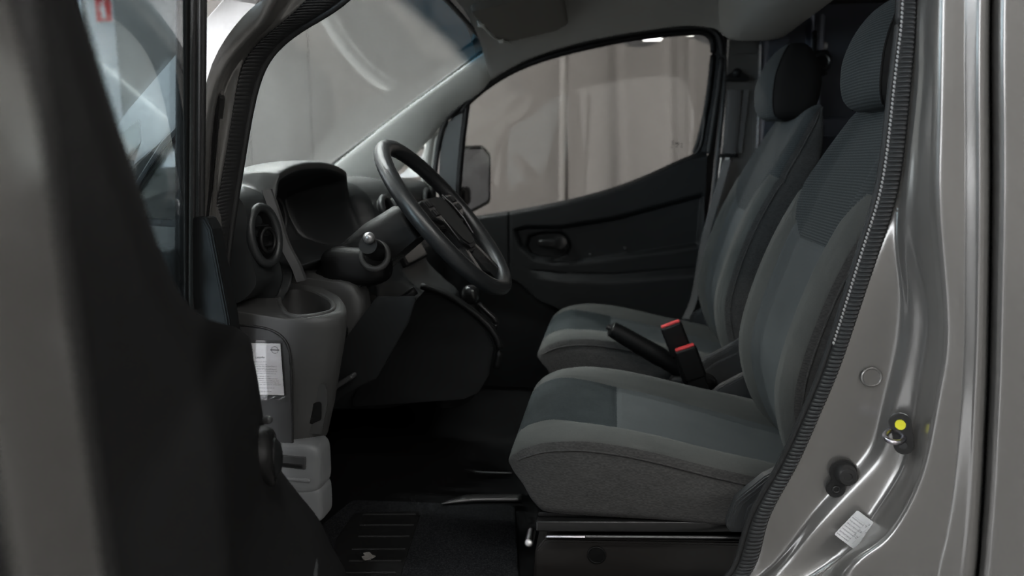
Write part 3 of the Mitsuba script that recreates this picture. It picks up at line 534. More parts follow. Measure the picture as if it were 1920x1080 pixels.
Ng = Ng + .004 * sstep(.93, .99, Tg) + .004 * sstep(1.05, 1.3, Zg)
add(D + '__trim_panel', shell(DP(Sg, Ng, Zg), .004), 'm_door_trim', 50)
# metal inner frame behind the trim and the painted shut edge
ed = [(.86, .085), (.872, .112), (.885, .122), (.965, .128), (.985, .124), (1.0, .10), (1.02, .03), (1.02, -.02)]
zz = np.linspace(.42, 1.70, 50)
def lean(z): return .055 * np.clip((z - 1.0) / .3, -1.4, 2)
E_ = np.array([[DP(sv + lean(z) * .55, nv - .06 * np.clip((z - 1.27) / .4, 0, 1), z) for z in zz] for sv, nv in ed])
add(D + '__shut_edge', shell(E_, .003), 'm_paint', 50)
ws = DP(1.004 + lean(zz) * .55, .125 + 0 * zz, zz)
add(D + '__edge_seal', tube(ws, .013, 10), 'm_rubber', True)
ws2 = DP(.868 + lean(zz) * .55, .112 + 0 * zz, zz)
add(D + '__edge_seal', tube(ws2, .010, 10), 'm_rubber', True)
zo = np.linspace(.42, 1.05, 14); so = np.linspace(0, 1.02, 20); So, Zo = np.meshgrid(so, zo, indexing='ij')
add(D + '__outer_skin', shell(DP(So, -.025 - .012 * np.sin((Zo - .42) / .63 * 3.14), Zo * (1) + (belt(So) - 1.06) * sstep(.8, 1.05, Zo)), .003), 'm_paint', True)
glass = Polygon([(.105, 1.0), (.105, 1.56), (.22, 1.60), (.40, 1.65), (.60, 1.68), (.80, 1.69), (.95, 1.68), (.95, 1.0)])
def lean_in(m):
    v_ = np.array(m.vertices); v_ += dq * (.075 * np.maximum(v_[:, 2:] - 1.05, 0)); m.vertices = v_; return m
add(D + '__window_glass', lean_in(plate(glass, .004, dfr(.012))), 'm_window_blue', False)
ft = curve(A((.05, 1.52), (.105, 1.565), (.22, 1.615), (.40, 1.67), (.60, 1.695), (.80, 1.70), (.95, 1.69), (1.0, 1.60), (1.0, 1.4), (1.0, 1.2)), 60)
add(D + '__window_frame', lean_in(tube(DP(ft[:, 0], .02 + 0 * ft[:, 0], ft[:, 1]), .02, 10)), 'm_black', True)
# upright at the front of the glass: glass channel, sail panel, black seals
zu = np.linspace(1.0, 1.55, 12)
add(D + '__glass_channel', lean_in(tube(DP(.098 + 0 * zu, .008 + 0 * zu, zu), .010, 10)), 'm_black', True)
sail = soft(Polygon([(.035, 1.02), (.10, 1.02), (.10, 1.56), (.07, 1.545), (.04, 1.53)]), .006)
add(D + '__sail_panel', lean_in(plate(sail, .014, dfr(.018), .004)), 'm_trim_teal', 30)
add(D + '__frame_seal', lean_in(tube(DP(.030 + 0 * zu, .022 + .0 * zu, zu), .006, 10)), 'm_rubber', True)
add(D + '__frame_seal', lean_in(tube(DP(.072 + 0 * zu, .016 + .0 * zu, zu), .006, 10)), 'm_rubber', True)
trap = Polygon([(-0.6306,1.1604), (-0.5966,1.1623), (-0.5878,1.1442), (-0.5701,1.0109), (-0.5668,0.958), (-0.6462,0.9552)])
add(D + '__corner_cover', plate(soft(trap, .006), .03, XZ(-.865), .006), 'm_trim_dark', 30)
# round speaker, lower pocket with its raised lip

sc = DP(.29, .128, .860)
add(D + '__speaker__bezel', disc_along(sc, dq, ((-.02, .044), (.006, .042), (.014, .038), (.017, .033), (.012, .030))), 'm_black', 40)
add(D + '__speaker__dome', disc_along(sc, dq, ((.0, .028), (.018, .026), (.024, .018), (.026, .008))), 'm_trim_dark', 40)
add(D + '__window_switch', superball(DP(.29, .138, .912), (.012, .012, .010), 3, 3), 'm_grey_dark', True)
pocket = curve(A((.30, .735), (.36, .742), (.55, .745), (.72, .742)), 24)
add(D + '__pocket_lip', tube(DP(pocket[:, 0], np.interp(pocket[:, 0], [.3, .36, .7], [.188, .190, .190]), pocket[:, 1]), .006, 10), 'm_cover', True)
# outside mirror of the open door
def mirror(prefix, c, nrm, w, h, housing):
    nrm = A(*nrm); nrm /= np.linalg.norm(nrm); u = np.cross(A(0, 0, 1), nrm); u /= np.linalg.norm(u); v = np.cross(nrm, u)
    o_ = soft(Polygon([(-w / 2, -h / 2 + .012), (-w * .1, -h / 2 - .004), (w / 2, -h / 2 + .03), (w / 2 + .003, h / 2 - .03), (w * .3, h / 2), (-w / 2, h / 2 - .004)]), .018)
    add(prefix + '__mirror_housing', loft([np.array([c + nrm * d + (u * x + v * y) * s_ for x, y in np.asarray(o_.exterior.coords)[:-1]]) for d, s_ in ((.004, 1.0), (.012, 1.06), (.004, 1.13), (-.03, 1.12), (-.06, .95), (-.085, .70), (-.095, .35))]), housing, 40)
    add(prefix + '__mirror_housing__mirror_glass', plate(o_, .004, (c + nrm * .004, u, v)), 'm_mirror', False)
mc = DP(.10, -.17, 1.16); mirror(D, mc, DP(1., .25, 1.16) - DP(0., 0, 1.16), .17, .22, 'm_black')
add(D + '__mirror_arm', rbox(DP(.10, -.05, 1.09), (.06, .12, .06), .015, np.stack([dd, dq, A(0, 0, 1)], 1), 8), 'm_black', 40)

# closed passenger door
F = 'hinged_door_001'
tag(F, 'closed far passenger door with dark trim panel under its window', 'van door')
bl = curve([(-0.5642,0.672,1.0419), (-0.4863,0.672,1.0541), (-0.3518,0.672,1.0743), (-0.1821,0.672,1.1074), (-0.0163,0.672,1.1508), (0.1275,0.672,1.2058), (0.2154,0.672,1.2471), (0.2676,0.672,1.2685), (0.313,0.672,1.2773)], 40)
out = [tuple(q) for q in bl[:, [0, 2]]] + [(0.3096,1.109), (0.2815,0.9252), (0.2624,0.7175), (0.2669,0.5046), (-0.1172,0.4895), (-0.1586,0.7155), (-0.255,0.7617), (-0.3421,0.8278), (-0.5665,0.872)]
tp = soft(Polygon(out), .008)
minx, minz, maxx, maxz = tp.bounds
# height field panel: insert recess, pocket line, lower crease
ins = soft(Polygon([(-0.3474,1.0104), (-0.3036,1.0223), (-0.1809,1.0237), (0.0042,1.0554), (0.1666,1.1009), (0.3113,1.1417), (0.3012,0.9593), (0.0993,0.9264), (-0.0854,0.8968), (-0.1983,0.8871), (-0.2745,0.901), (-0.3225,0.9442)]), .012)
cup = soft(Polygon([(-0.3053,0.9502), (-0.294,0.9883), (-0.2561,1.0002), (-0.1807,1.0049), (-0.1504,0.9865), (-0.1425,0.9526), (-0.1571,0.9183), (-0.1985,0.9024), (-0.2555,0.9052), (-0.2899,0.9199)]), .01)
from shapely import contains_xy, distance as sdist, points as spts
nx_, nz_ = 190, 120
gx = np.linspace(minx, maxx, nx_); bx = np.interp(gx, bl[:, 0], bl[:, 2]); lx = pch(sorted([(q[0], q[1]) for q in [(-0.5665,0.872), (-0.3421,0.8278), (-0.255,0.7617), (-0.1586,0.7155), (-0.1189,0.6087)]] + [(-.12, .60), (.35, .60)]))(gx)
lx = np.clip(lx, .58, 1.0)
Gx = np.broadcast_to(gx[:, None], (nx_, nz_)); Gz = lx[:, None] + (bx - lx)[:, None] * np.linspace(0, 1, nz_)[None]
def sd(poly): p = spts(Gx, Gz); d = sdist(p, poly.exterior); return np.where(contains_xy(poly, Gx, Gz), d, -d)
dep = -.016 * sstep(-.004, .012, sd(ins)) - .022 * sstep(-.002, .010, sd(cup))
crease = np.array([(-0.2744,0.8627), (-0.1601,0.8534), (0.0089,0.8531), (0.2829,0.8811)]); cz = np.interp(Gx, crease[:, 0], crease[:, 1])
dep = dep + .018 * sstep(cz + .006, cz - .03, Gz) * sstep(-.30, -.18, Gx)
dep -= .004 * np.exp(-((Gz - cz) / .004) ** 2) * sstep(-.30, -.25, Gx)
dep -= .005 * np.exp(-((Gx + .362) / .003) ** 2)
dep -= .012 * sstep(.012, .0, np.abs(bx[:, None] - Gz) * 1.0)
add(F + '__trim_panel', shell(np.stack([Gx, .672 - dep, Gz], -1), .004), 'm_trim_dark', 50)
hc = np.array([(-0.1996,0.675,0.9624)][0])
add(F + '__door_handle__lever', superball(hc + A(-.012, -.006, 0), (.095, .022, .030), 4, 4), 'm_black_gloss', True)
add(F + '__door_handle__lock', disc_along(hc + A(.022, -.006, .004), (0, -1, 0), ((-.01, .027), (.008, .026), (.013, .022), (.014, .012))), 'm_black_gloss', 40)
add(F + '__trim_clip', rbox(np.array([(0.0474,0.676,0.949)][0]), (.012, .01, .010), .003, seg=8), 'm_grey_dark', 40)
add(F + '__trim_clip', rbox(np.array([(-0.0749,0.676,0.9244)][0]), (.010, .01, .008), .003, seg=8), 'm_grey_dark', 40)
win = [tuple(q) for q in [(-0.5344,1.4165), (-0.5226,1.4384), (-0.4308,1.5137), (-0.2813,1.5846), (-0.0989,1.6304), (0.0794,1.6596), (0.2369,1.6715), (0.2891,1.6686), (0.3142,1.6476), (0.3204,1.586), (0.308,1.43), (0.2864,1.3153), (0.2739,1.2742)]]
wl = [tuple(q) for q in [(0.2742,1.267), (0.2179,1.2418), (0.129,1.1999), (-0.0163,1.1443), (-0.184,1.0984), (-0.3556,1.0611), (-0.4917,1.0367), (-0.5468,1.0285)]]
wo = Polygon(win + wl)
add(F + '__window_glass', plate(wo, .004, XZ(.704)), 'm_window', False)
wk = np.array(win); wpath = curve(np.stack([wk[:, 0], .697 + 0 * wk[:, 0], wk[:, 1]], 1), 90)
add(F + '__window_frame', tube(wpath, .0105, 10), 'm_black', True)
wp2 = curve(np.array([(-0.5863,0.69,1.398), (-0.5051,0.69,1.4702), (-0.4234,0.69,1.5287), (-0.2803,0.69,1.601), (-0.0989,0.69,1.648), (0.0786,0.69,1.6751), (0.2353,0.69,1.6868), (0.3046,0.69,1.6801), (0.3388,0.69,1.6455), (0.3476,0.69,1.5671), (0.3365,0.69,1.429), (0.3189,0.69,1.2739)]), 90)
add(F + '__window_frame', tube(wp2, .010, 10), 'm_rubber', True)
fil = np.array([wpath, (wpath + np.array([wp2[int(i * 89 / 89)] for i in range(90)])) / 2 + A(0, .003, 0), wp2])
add(F + '__window_frame', shell(fil, .003), 'm_black', True)
bw = curve([(-0.5437,0.686,1.0392), (-0.489,0.686,1.0493), (-0.3537,0.686,1.0715), (-0.183,0.686,1.1048), (-0.0163,0.686,1.1484), (0.1282,0.686,1.2038), (0.2166,0.686,1.2454), (0.2691,0.686,1.2686), (0.2892,0.686,1.2953), (0.3026,0.686,1.3941)], 60)
add(F + '__belt_seal', tube(bw, .005, 8), 'm_rubber', True)
barp = curve([(-0.5149,0.7,1.4457), (-0.5316,0.7,1.3278), (-0.5469,0.7,1.1777), (-0.5565,0.7,1.0399)], 16)
add(F + '__division_bar', tube(barp, .011, 10), 'm_black', True)
sp2 = soft(Polygon([(-0.6247,1.1678), (-0.6144,1.3096), (-0.59,1.3803), (-0.5468,1.4317), (-0.5159,1.4461), (-0.5575,1.0396), (-0.6272,1.0233)]), .008)
add(F + '__sail_panel', plate(sp2, .012, XZ(.715), .004), 'm_trim_teal', 30)
add(F + '__frame_seal', tube(curve([(-0.6458,0.7,1.0235), (-0.6392,0.7,1.1679), (-0.6298,0.7,1.2532), (-0.6169,0.7,1.3245), (-0.5945,0.7,1.3875), (-0.5611,0.7,1.4333), (-0.5109,0.7,1.4675)], 30), .010, 10), 'm_rubber', True)
chp = curve([(0.3343,0.71,1.6522), (0.3433,0.71,1.5697), (0.3348,0.71,1.4481), (0.3211,0.71,1.3599), (0.314,0.71,1.2778)], 24)
add(F + '__shut_edge', shell(np.array([chp + A(-.003, 0, 0), chp + A(0, -.004, 0), chp + A(.004, -.003, 0), chp + A(.008, .01, 0)]), .002), 'm_paint', 40)
mk = []
for (a_, b_, w_, h_) in ((1261.5, 266, 3, 2), (1261.5, 270, 3, 2), (1260.5, 275.5, 2.4, 2), (1270, 268, 7, 1.2), (1270, 270.4, 8, 1.2), (1278, 270, 3, 2), (1278, 275, 2, 2), (1269, 275, 6, 1)):
    mk.append((a_, b_, w_, h_))
g0 = np.array([(0.2154,0.699,1.3066)][0])
k = add(F + '__glass_marking', cat(*[box(g0[0] + (a_ - 1270) * .0019 - w_ * .00095, g0[0] + (a_ - 1270) * .0019 + w_ * .00095, .6985, .6995, g0[2] - (b_ - 270) * .0019 - h_ * .00095, g0[2] - (b_ - 270) * .0019 + h_ * .00095) for a_, b_, w_, h_ in mk]), 'm_black', False)
labels[k] = {'label': 'small printed mark in the corner of the far window', 'kind': 'stuff'}
mcen = np.array([(-0.5328,0.86,1.1821)][0]); mirror(F, mcen, (.80, -.60, 0), .165, .225, 'm_black')
add(F + '__mirror_arm', rbox((-.56, .78, 1.12), (.06, .12, .07), .015, None, 8), 'm_black', 40)
add(F + '__outer_skin', shell(np.array([[(x, .80, z) for z in np.linspace(.42, 1.0, 8)] for x in np.linspace(-.67, .44, 10)]), .003), 'm_paint', True)

# ---------------------------------------------------------------- seats
def seat(K, yc, dx, dz, label, hx=0.):
    tag(K, label, 'car seat')
    # cushion
    zt = pch([(-.205, .672), (-.192, .700), (-.172, .720), (-.12, .740), (-.06, .746), (0, .742), (.06, .733), (.19, .706), (.30, .686), (.42, .66)])
    zi = pch([(-.205, .672), (-.192, .703), (-.165, .726), (-.12, .737), (-.06, .727), (0, .712), (.1, .692), (.2, .668), (.3, .642), (.42, .612)])
    zb = pch([(-.205, .664), (-.195, .652), (-.185, .640), (-.173, .625), (-.153, .591), (-.127, .573), (.42, .575)])
    wd = pch([(-.205, .205), (-.19, .225), (-.15, .243), (-.08, .250), (.42, .250)])
    X = np.r_[np.linspace(-.205, -.10, 26), np.linspace(-.094, .42, 74)]
    v = np.linspace(-1, 1, 97); av = np.abs(v)
    L = []
    for x in X:
        b = sstep(.50, .80, av); e = np.clip((av - .80) / .20, 0, 1); th = zt(x) - zb(x)
        drop = (1 - np.sqrt(np.clip(1 - e ** 2.2, 0, 1))) * min(.030, th * .45)
        dip = .004 * np.exp(-((av - .60) / .018) ** 2) * (x > -.185) + (.0035 * np.exp(-((x - .004) / .006) ** 2)) * (av < .6)
        z = zi(x) + (zt(x) - zi(x)) * b - drop - dip + (.006 * (1 - (v / .55) ** 2) * (av < .55)) * sstep(-.2, -.1, x)
        topl = np.stack([x + 0 * v, v * wd(x), z], 1)
        zs0, ze = z[-1], zb(x)
        q = np.linspace(0, 1, 18)[1:]
        zs_ = zs0 + (ze - zs0) * q; bul = .010 * np.sin(np.pi * q) * min(1, th / .1) - .0035 * np.exp(-((q - .05) / .03) ** 2) * min(1, th / .08); tuck = -.02 * sstep(.85, 1, q)
        bul = bul * sstep(-.20, -.02, x)
        right = np.stack([x + 0 * q, wd(x) + bul + tuck, zs_], 1); left = right[::-1] * A(1, -1, 1)
        wv = .004 * np.sin(q * 9 + x * 31) * np.sin(q * np.pi) * sstep(.05, .25, x)
        right[:, 1] += wv; left[:, 1] -= wv[::-1]
        bot = np.stack([x + 0 * q[:6], np.linspace(right[-1, 1], left[0, 1], 8)[1:-1], ze + 0 * q[:6]], 1)
        L.append(np.vstack([topl, right, bot, left]))
    L = np.array(L); n, kk = L.shape[:2]
    mesh = loft(L + A(dx, yc, dz)); C = mesh.triangles_center - A(dx, yc, dz)
    vv = C[:, 1] / wd(C[:, 0])
    top = np.zeros(len(C), bool); nf = (n - 1) * kk
    col = np.r_[np.tile(np.arange(kk), n - 1), np.tile(np.arange(kk), n - 1)]
    top[:2 * nf] = (col >= 1) & (col < 95)
    ids = np.zeros(len(C), int)
    ids[top & (np.abs(vv) > .6)] = 1
    ids[top & (np.abs(vv) <= .6)] = 2
    ids[top & (np.abs(vv) <= .6) & (C[:, 0] > .004)] = 3
    split(K + '__cushion', mesh, ids, {0: ('side_cover', 'm_cloth_side'), 1: ('bolster', 'm_cloth_mid'), 2: ('front_insert', 'm_cloth_dark'), 3: ('rear_insert', 'm_cloth_insert')})
    for sgn_ in (0, 96):
        add(K + '__cushion__piping', tube(L[6::2, sgn_] + A(dx, yc, dz - .002), .0022, 6), 'm_cloth_side', True)
    # backrest: front curve in x, z
    Fc = curve(A((.40, .585), (.356, .64), (.316, .71), (.293, .80), (.295, .87), (.320, .974), (.362, 1.089), (.424, 1.21), (.483, 1.315), (.512, 1.356), (.545, 1.376)), 200)
    tn = np.gradient(Fc, axis=0); tn /= np.linalg.norm(tn, axis=1, keepdims=True)
    tn = np.array([np.convolve(np.pad(tn[:, i], 22, mode='edge'), np.ones(45) / 45, 'valid') for i in (0, 1)]).T
    bk = np.stack([tn[:, 1], -tn[:, 0]], 1)               # backwards, away from the sitter
    zf = Fc[:, 1]
    wb = pch([(.58, .225), (.66, .245), (.80, .25), (1.15, .25), (1.25, .238), (1.32, .215), (1.356, .200), (1.376, .17)])(zf)
    thk = pch([(.58, .12), (.75, .15), (1.0, .135), (1.2, .115), (1.32, .085), (1.356, .06), (1.376, .015)])(zf)
    rec = pch([(.58, .012), (.75, .034), (1.0, .036), (1.12, .028), (1.25, .012), (1.376, 0)])(zf)
    L = []; v = np.linspace(-1, 1, 161); av = np.abs(v)
    for i in range(len(Fc)):
        e = np.clip((av - .84) / .16, 0, 1)
        d = rec[i] * (1 - sstep(.48, .74, av)) + (1 - np.sqrt(np.clip(1 - e ** 2.2, 0, 1))) * min(.035, thk[i] * .5)
        seamz = 1.09 + .10 * sstep(.45, .92, av)
        d = d + .004 * np.exp(-((zf[i] - seamz) / .006) ** 2) + .0035 * np.exp(-((av - .62) / .018) ** 2) * (zf[i] < 1.12)
        d = d - .012 * np.exp(-((zf[i] - 1.10) / .10) ** 2) * (1 - sstep(.3, .6, av)) * 0
        front = np.stack([Fc[i, 0] + bk[i, 0] * d, v * wb[i], Fc[i, 1] + bk[i, 1] * d], 1)
        q = np.linspace(0, 1, 14)[1:]; dd_ = d[-1] + (thk[i] - d[-1]) * q
        ysd = wb[i] + .006 * np.sin(np.pi * q) - .003 * np.exp(-((q - .04) / .04) ** 2) - .03 * sstep(.8, 1, q)
        right = np.stack([Fc[i, 0] + bk[i, 0] * dd_, ysd, Fc[i, 1] + bk[i, 1] * dd_], 1); left = right[::-1] * A(1, -1, 1)
        yy = np.linspace(right[-1, 1], left[0, 1], 12)[1:-1]
        back = np.stack([np.full(10, Fc[i, 0] + bk[i, 0] * thk[i]), yy, np.full(10, Fc[i, 1] + bk[i, 1] * thk[i])], 1)
        L.append(np.vstack([front, right, back, left]))
    L = np.array(L); n, kk = L.shape[:2]
    mesh = loft(L + A(dx, yc, dz)); C = mesh.triangles_center - A(dx, yc, dz)
    nf = (n - 1) * kk; col = np.r_[np.tile(np.arange(kk), n - 1), np.tile(np.arange(kk), n - 1)]; row = np.repeat(np.arange(n - 1), kk); row = np.r_[row, row]
    ids = np.zeros(len(C), int); fr_ = (col >= 1) & (col < 159)
    vv = np.abs(-1 + 2 * (col + .5) / 160); zr = zf[np.minimum(row, n - 2)]
    upz = 1.09 + .10 * sstep(.45, .92, vv)
    i0 = np.zeros(2 * nf, int)
    i0[fr_ & (vv > .625)] = 1; i0[fr_ & (vv <= .625)] = 2; i0[fr_ & (zr > upz)] = 3
    ids[:2 * nf] = i0
    split(K + '__backrest', mesh, ids, {0: ('back_cover', 'm_cloth_side'), 1: ('bolster', 'm_cloth_mid'), 2: ('lower_insert', 'm_cloth_insert'), 3: ('upper_insert', 'm_cloth_rib')})
    for sgn_ in (0, 160):
        add(K + '__backrest__piping', tube(L[8:-5:3, sgn_] + A(dx, yc, dz), .0024, 6), 'm_cloth_side', True)
    # headrest: soft block, front panel, and side panels coloured near black mostly for shade
    hc_ = A(.494 + dx + hx, yc, 1.446 + dz)
    zc_ = np.linspace(-1, 1, 44); Lh = []
    for t in zc_:
        g = np.linspace(0, 2 * np.pi, 72, endpoint=False); k_ = (1 - abs(t) ** 3.2) ** (1 / 3.2)
        cx, sy = np.cos(g), np.sin(g); rr = (np.abs(cx) ** 3.4 + np.abs(sy) ** 3.4) ** (-1 / 3.4)
        dpt = .080 * (1 - .42 * max(t + .1, 0) ** 1.5) * k_; wid = .128 * (1 - .12 * max(t, 0)) * max(k_, .02) ** .7
        Lh.append(np.stack([hc_[0] + .006 * t + cx * rr * dpt, hc_[1] + sy * rr * wid, hc_[2] + t * .107 + 0 * g], 1))
    mesh = loft(np.array(Lh)); C = mesh.triangles_center
    nf = 43 * 72; col = np.tile(np.arange(72), 43); col = np.r_[col, col]; ids = np.zeros(len(C), int); ids[:2 * nf] = (col >= 26) & (col < 46)
    Lh = np.array(Lh)
    for q_ in (26, 46): add(K + '__headrest__piping', tube(Lh[2:-2, q_], .0022, 6), 'm_cloth_shade', True)
    split(K + '__headrest', mesh, ids, {0: ('side_panel', 'm_cloth_shade'), 1: ('front_panel', 'm_cloth_rib')})
    for s_ in (-.065, .065):
        add(K + '__headrest_post', cyl((.515 + dx, yc + s_, 1.30 + dz), (.515 + dx, yc + s_, 1.40 + dz), .006, 14), 'm_chrome')
    # recliner covers on both sides and the pedestal with its rails
    for side in (-1, 1):
        pl_ = soft(Polygon([(.200, .585), (.203, .606), (.216, .648), (.262, .694), (.318, .728), (.372, .765), (.425, .80), (.46, .76), (.45, .60)]), .012)
        o_ = A(dx, yc + side * .258 + (.0 if side < 0 else .026), dz)
        add(K + '__recliner_cover', plate(pl_, .028, (o_, A(1, 0, 0), A(0, 0, 1)), .010), 'm_cover', 30)
        pl2 = soft(Polygon([(.225, .60), (.235, .64), (.285, .685), (.36, .725), (.42, .745), (.43, .62)]), .012)
        add(K + '__recliner_cover', plate(pl2, .008, (o_ + A(0, -.026 if side < 0 else .008, 0), A(1, 0, 0), A(0, 0, 1)), .004), 'm_cover', 30)
    sk = A(dx, yc, dz)
    def slab(x0, x1, y0, y1, z0, z1, sl=.066):           # a bar that climbs slightly to the rear like the seat rails
        m = rbox(A((x0 + x1) / 2, (y0 + y1) / 2, (z0 + z1) / 2), (x1 - x0, y1 - y0, z1 - z0), .004, seg=8)
        v_ = np.array(m.vertices); v_[:, 2] += sl * (v_[:, 0] + .147); m.vertices = v_ + sk; return m
    add(K + '__seat_frame', slab(-.145, .42, -.235, .235, .566, .578), 'm_black', 30)
    for side in (-1, 1):
        add(K + '__slide_rail', slab(-.147, .42, side * .238 - .012, side * .238 + .012, .545, .567), 'm_black_gloss', 30)
        add(K + '__slide_rail__runner', slab(-.128, .40, side * .246 - .004, side * .246 + .004, .5325, .5355), 'm_strip', 30)
        add(K + '__slide_rail__runner', slab(-.128, -.05, side * .250 - .004, side * .250 + .004, .5325, .5385), 'm_chrome', 30)
    ped = soft(Polygon([(-.155, .45 - .02), (-.150, .49), (-.128, .520), (.42, .520 + .03), (.42, .40), (-.155, .40)]), .008)
    pdm = plate(ped, .46, (sk + A(0, .235, 0), A(1, 0, 0), A(0, 0, 1)), .008)
    v_ = np.array(pdm.vertices); v_[:, 2] = np.where(v_[:, 2] < .46 + dz, .406, v_[:, 2]); pdm.vertices = v_
    add(K + '__pedestal', pdm, 'm_pedestal', 30)
    pc_ = sk + A(-.030, -.226, .493)
    add(K + '__pedestal__plug', cat(ring(pc_, .0165, .0022, (0, 1, 0), 36, 8), cyl(pc_ + A(0, .003, 0), pc_ + A(0, -.001, 0), .0155, 30)), 'm_black', 40)
    add(K + '__pedestal__bolt', cat(cyl(sk + A(-.160, -.205, .520), sk + A(-.160, -.246, .520), .009, 14), sphere(sk + A(-.160, -.246, .520), .009)), 'm_steel', True)
seat('cab_seat', -.36, .015, 0, 'grey cloth driver seat nearest the open doorway, behind the steering wheel', .024)
seat('cab_seat_001', .36, -.002, .022, 'grey cloth passenger seat beside the far door, beyond the handbrake')

# ---------------------------------------------------------------- dashboard
B = 'dashboard'
tag(B, 'dark plastic dashboard with hooded instrument binnacle under the windscreen', 'dashboard')
base = A((-1.235, 1.030), (-1.10, 1.095), (-.95, 1.150), (-.80, 1.188), (-.73, 1.192), (-.68, 1.185), (-.650, 1.165), (-.640, 1.135), (-.630, 1.10), (-.622, 1.06), (-.61, 1.02), (-.595, .985), (-.585, .95), (-.58, .90), (-.60, .80), (-.68, .66), (-.80, .60))
hood = A((-1.235, 1.030), (-1.10, 1.100), (-.95, 1.165), (-.80, 1.222), (-.72, 1.244), (-.67, 1.247), (-.640, 1.241), (-.642, 1.229), (-.72, 1.205), (-.80, 1.15), (-.76, 1.06), (-.70, 1.045), (-.62, 1.035), (-.59, .98), (-.59, .86), (-.68, .66), (-.80, .60))
ends = A((-1.235, 1.020), (-1.10, 1.085), (-.95, 1.140), (-.82, 1.185), (-.75, 1.203), (-.70, 1.200), (-.662, 1.178), (-.650, 1.145), (-.655, 1.107), (-.645, 1.06), (-.640, 1.03), (-.665, .995), (-.715, .97), (-.725, .90), (-.725, .80), (-.73, .70), (-.80, .62))
cntr = A((-1.235, 1.035), (-1.10, 1.10), (-.95, 1.155), (-.80, 1.195), (-.72, 1.205), (-.66, 1.195), (-.615, 1.165), (-.590, 1.12), (-.57, 1.08), (-.555, 1.04), (-.54, 1.00), (-.52, .96), (-.48, .92), (-.43, .87), (-.42, .78), (-.44, .68), (-.60, .60))
pas = A((-1.235, 1.030), (-1.10, 1.095), (-.95, 1.150), (-.80, 1.185), (-.73, 1.190), (-.68, 1.182), (-.645, 1.155), (-.635, 1.12), (-.64, 1.08), (-.645, 1.03), (-.63, .99), (-.61, .96), (-.60, .92), (-.60, .86), (-.63, .76), (-.70, .68), (-.80, .62))
def prof_at(y):
    h = sstep(-.575, -.545, y) * sstep(-.155, -.185, y); c = sstep(-.16, -.11, y) * sstep(.20, .13, y)
    P_ = ends * sstep(-.53, -.60, y) + base * (1 - sstep(-.53, -.60, y))
    P_ = P_ * (1 - sstep(.1, .22, y)) + pas * sstep(.1, .22, y)
    P_ = P_ * (1 - c) + cntr * c
    dome = 1 - .55 * (np.clip(abs(y + .365) / .20, 0, 1)) ** 2.5
    H_ = hood.copy(); H_[2:9, 1] -= (1 - dome) * .05 * A(.3, .8, 1, 1, 1, 1, 1)
    r_ = .10 * sstep(-.36, -.42, y); H_[13:16, 0] -= r_; P_ = P_.copy()
    return P_ * (1 - h) + H_ * h
ys = np.unique(np.r_[np.linspace(-.665, -.60, 10), np.linspace(-.60, -.53, 22), np.linspace(-.53, -.20, 34), np.linspace(-.20, -.10, 24), np.linspace(-.10, .24, 22), np.linspace(.24, .66, 18)])
def fine(P_):
    return np.vstack([PchipInterpolator(np.r_[0, np.cumsum(np.linalg.norm(np.diff(P_, axis=0), axis=1) + 1e-6)], P_)(t) for t in [np.interp(np.linspace(0, len(P_) - 1, 81), np.arange(len(P_)), np.r_[0, np.cumsum(np.linalg.norm(np.diff(P_, axis=0), axis=1) + 1e-6)])]])
Ld = []
for y in ys:
    f_ = fine(prof_at(y)); lp = np.vstack([f_, [(-1.24, .60), (-1.255, .80)]])
    Ld.append(np.stack([lp[:, 0], np.full(len(lp), y), lp[:, 1]], 1))
add(B + '__fascia', loft(np.array(Ld)), 'm_dash', 45)
# binnacle bezel (lighter edge), cluster
bz = []
zb_ = curve(A((-.655, -.562, 1.19), (-.640, -.562, 1.14), (-.628, -.560, 1.09), (-.614, -.556, 1.055), (-.606, -.553, 1.035), (-.600, -.55, 1.012)), 40)
add(B + '__binnacle_bezel', shell(np.array([zb_ + A(-.012, .012, 0), zb_ + A(.002, .004, .002), zb_ + A(.004, -.008, .002), zb_ + A(-.008, -.016, 0)]), .003), 'm_grey_dark', 40)
add(B + '__instrument_cluster', plate(soft(Polygon([(-.53, 1.055), (-.20, 1.055), (-.20, 1.15), (-.27, 1.185), (-.46, 1.185), (-.53, 1.15)]), .02), .01, (A(-.775, 0, 0) + A(0, 0, 0), A(0, 1, 0), A(-.04, 0, 1)), .003), 'm_black_gloss', 30)
for yy_ in (-.45, -.30):
    add(B + '__instrument_cluster__gauge', ring((-.768, yy_, 1.115), .046, .004, (1, 0, .04), 40, 8), 'm_grey_dark', True)
# oval side vent
def vent(c, ax, r, sy, key):
    ax = A(*ax); ax /= np.linalg.norm(ax); w = A(0, 0, 1) - ax * ax[2]; w /= np.linalg.norm(w); u = np.cross(w, ax); c = np.asarray(c, float)
    g = np.arange(56) * 2 * np.pi / 56
    pr_ = lambda rr, d: c + ax * d + rr * (np.cos(g)[:, None] * u + sy * np.sin(g)[:, None] * w)
    add(key + '__frame', tube(pr_(r, .002), .0085, 10, True, up=ax), 'm_dash', True)
    add(key + '__bowl', loft(np.array([pr_(r * .99, -.03), pr_(r * .98, .001), pr_(r * .80, .001), pr_(r * .62, -.010), pr_(r * .3, -.012)])), 'm_black', 40)
    for q in (-.35, 0, .35):
        add(key + '__vane', rbox(c + w * q * r * sy - ax * .002, (.006, 1.05 * r * math.sqrt(1 - q * q), .003), .0012, np.stack([ax, u, w], 1), 6), 'm_trim_dark', 30)
vent((-.642, -.622, 1.108), (.93, -.30, .12), .034, 1.55, B + '__side_vent')
add(B + '__side_vent__thumbwheel', ring((-.631, -.628, 1.10), .017, .004, (.93, -.3, .12), 30, 8, 1.3), 'm_black', True)
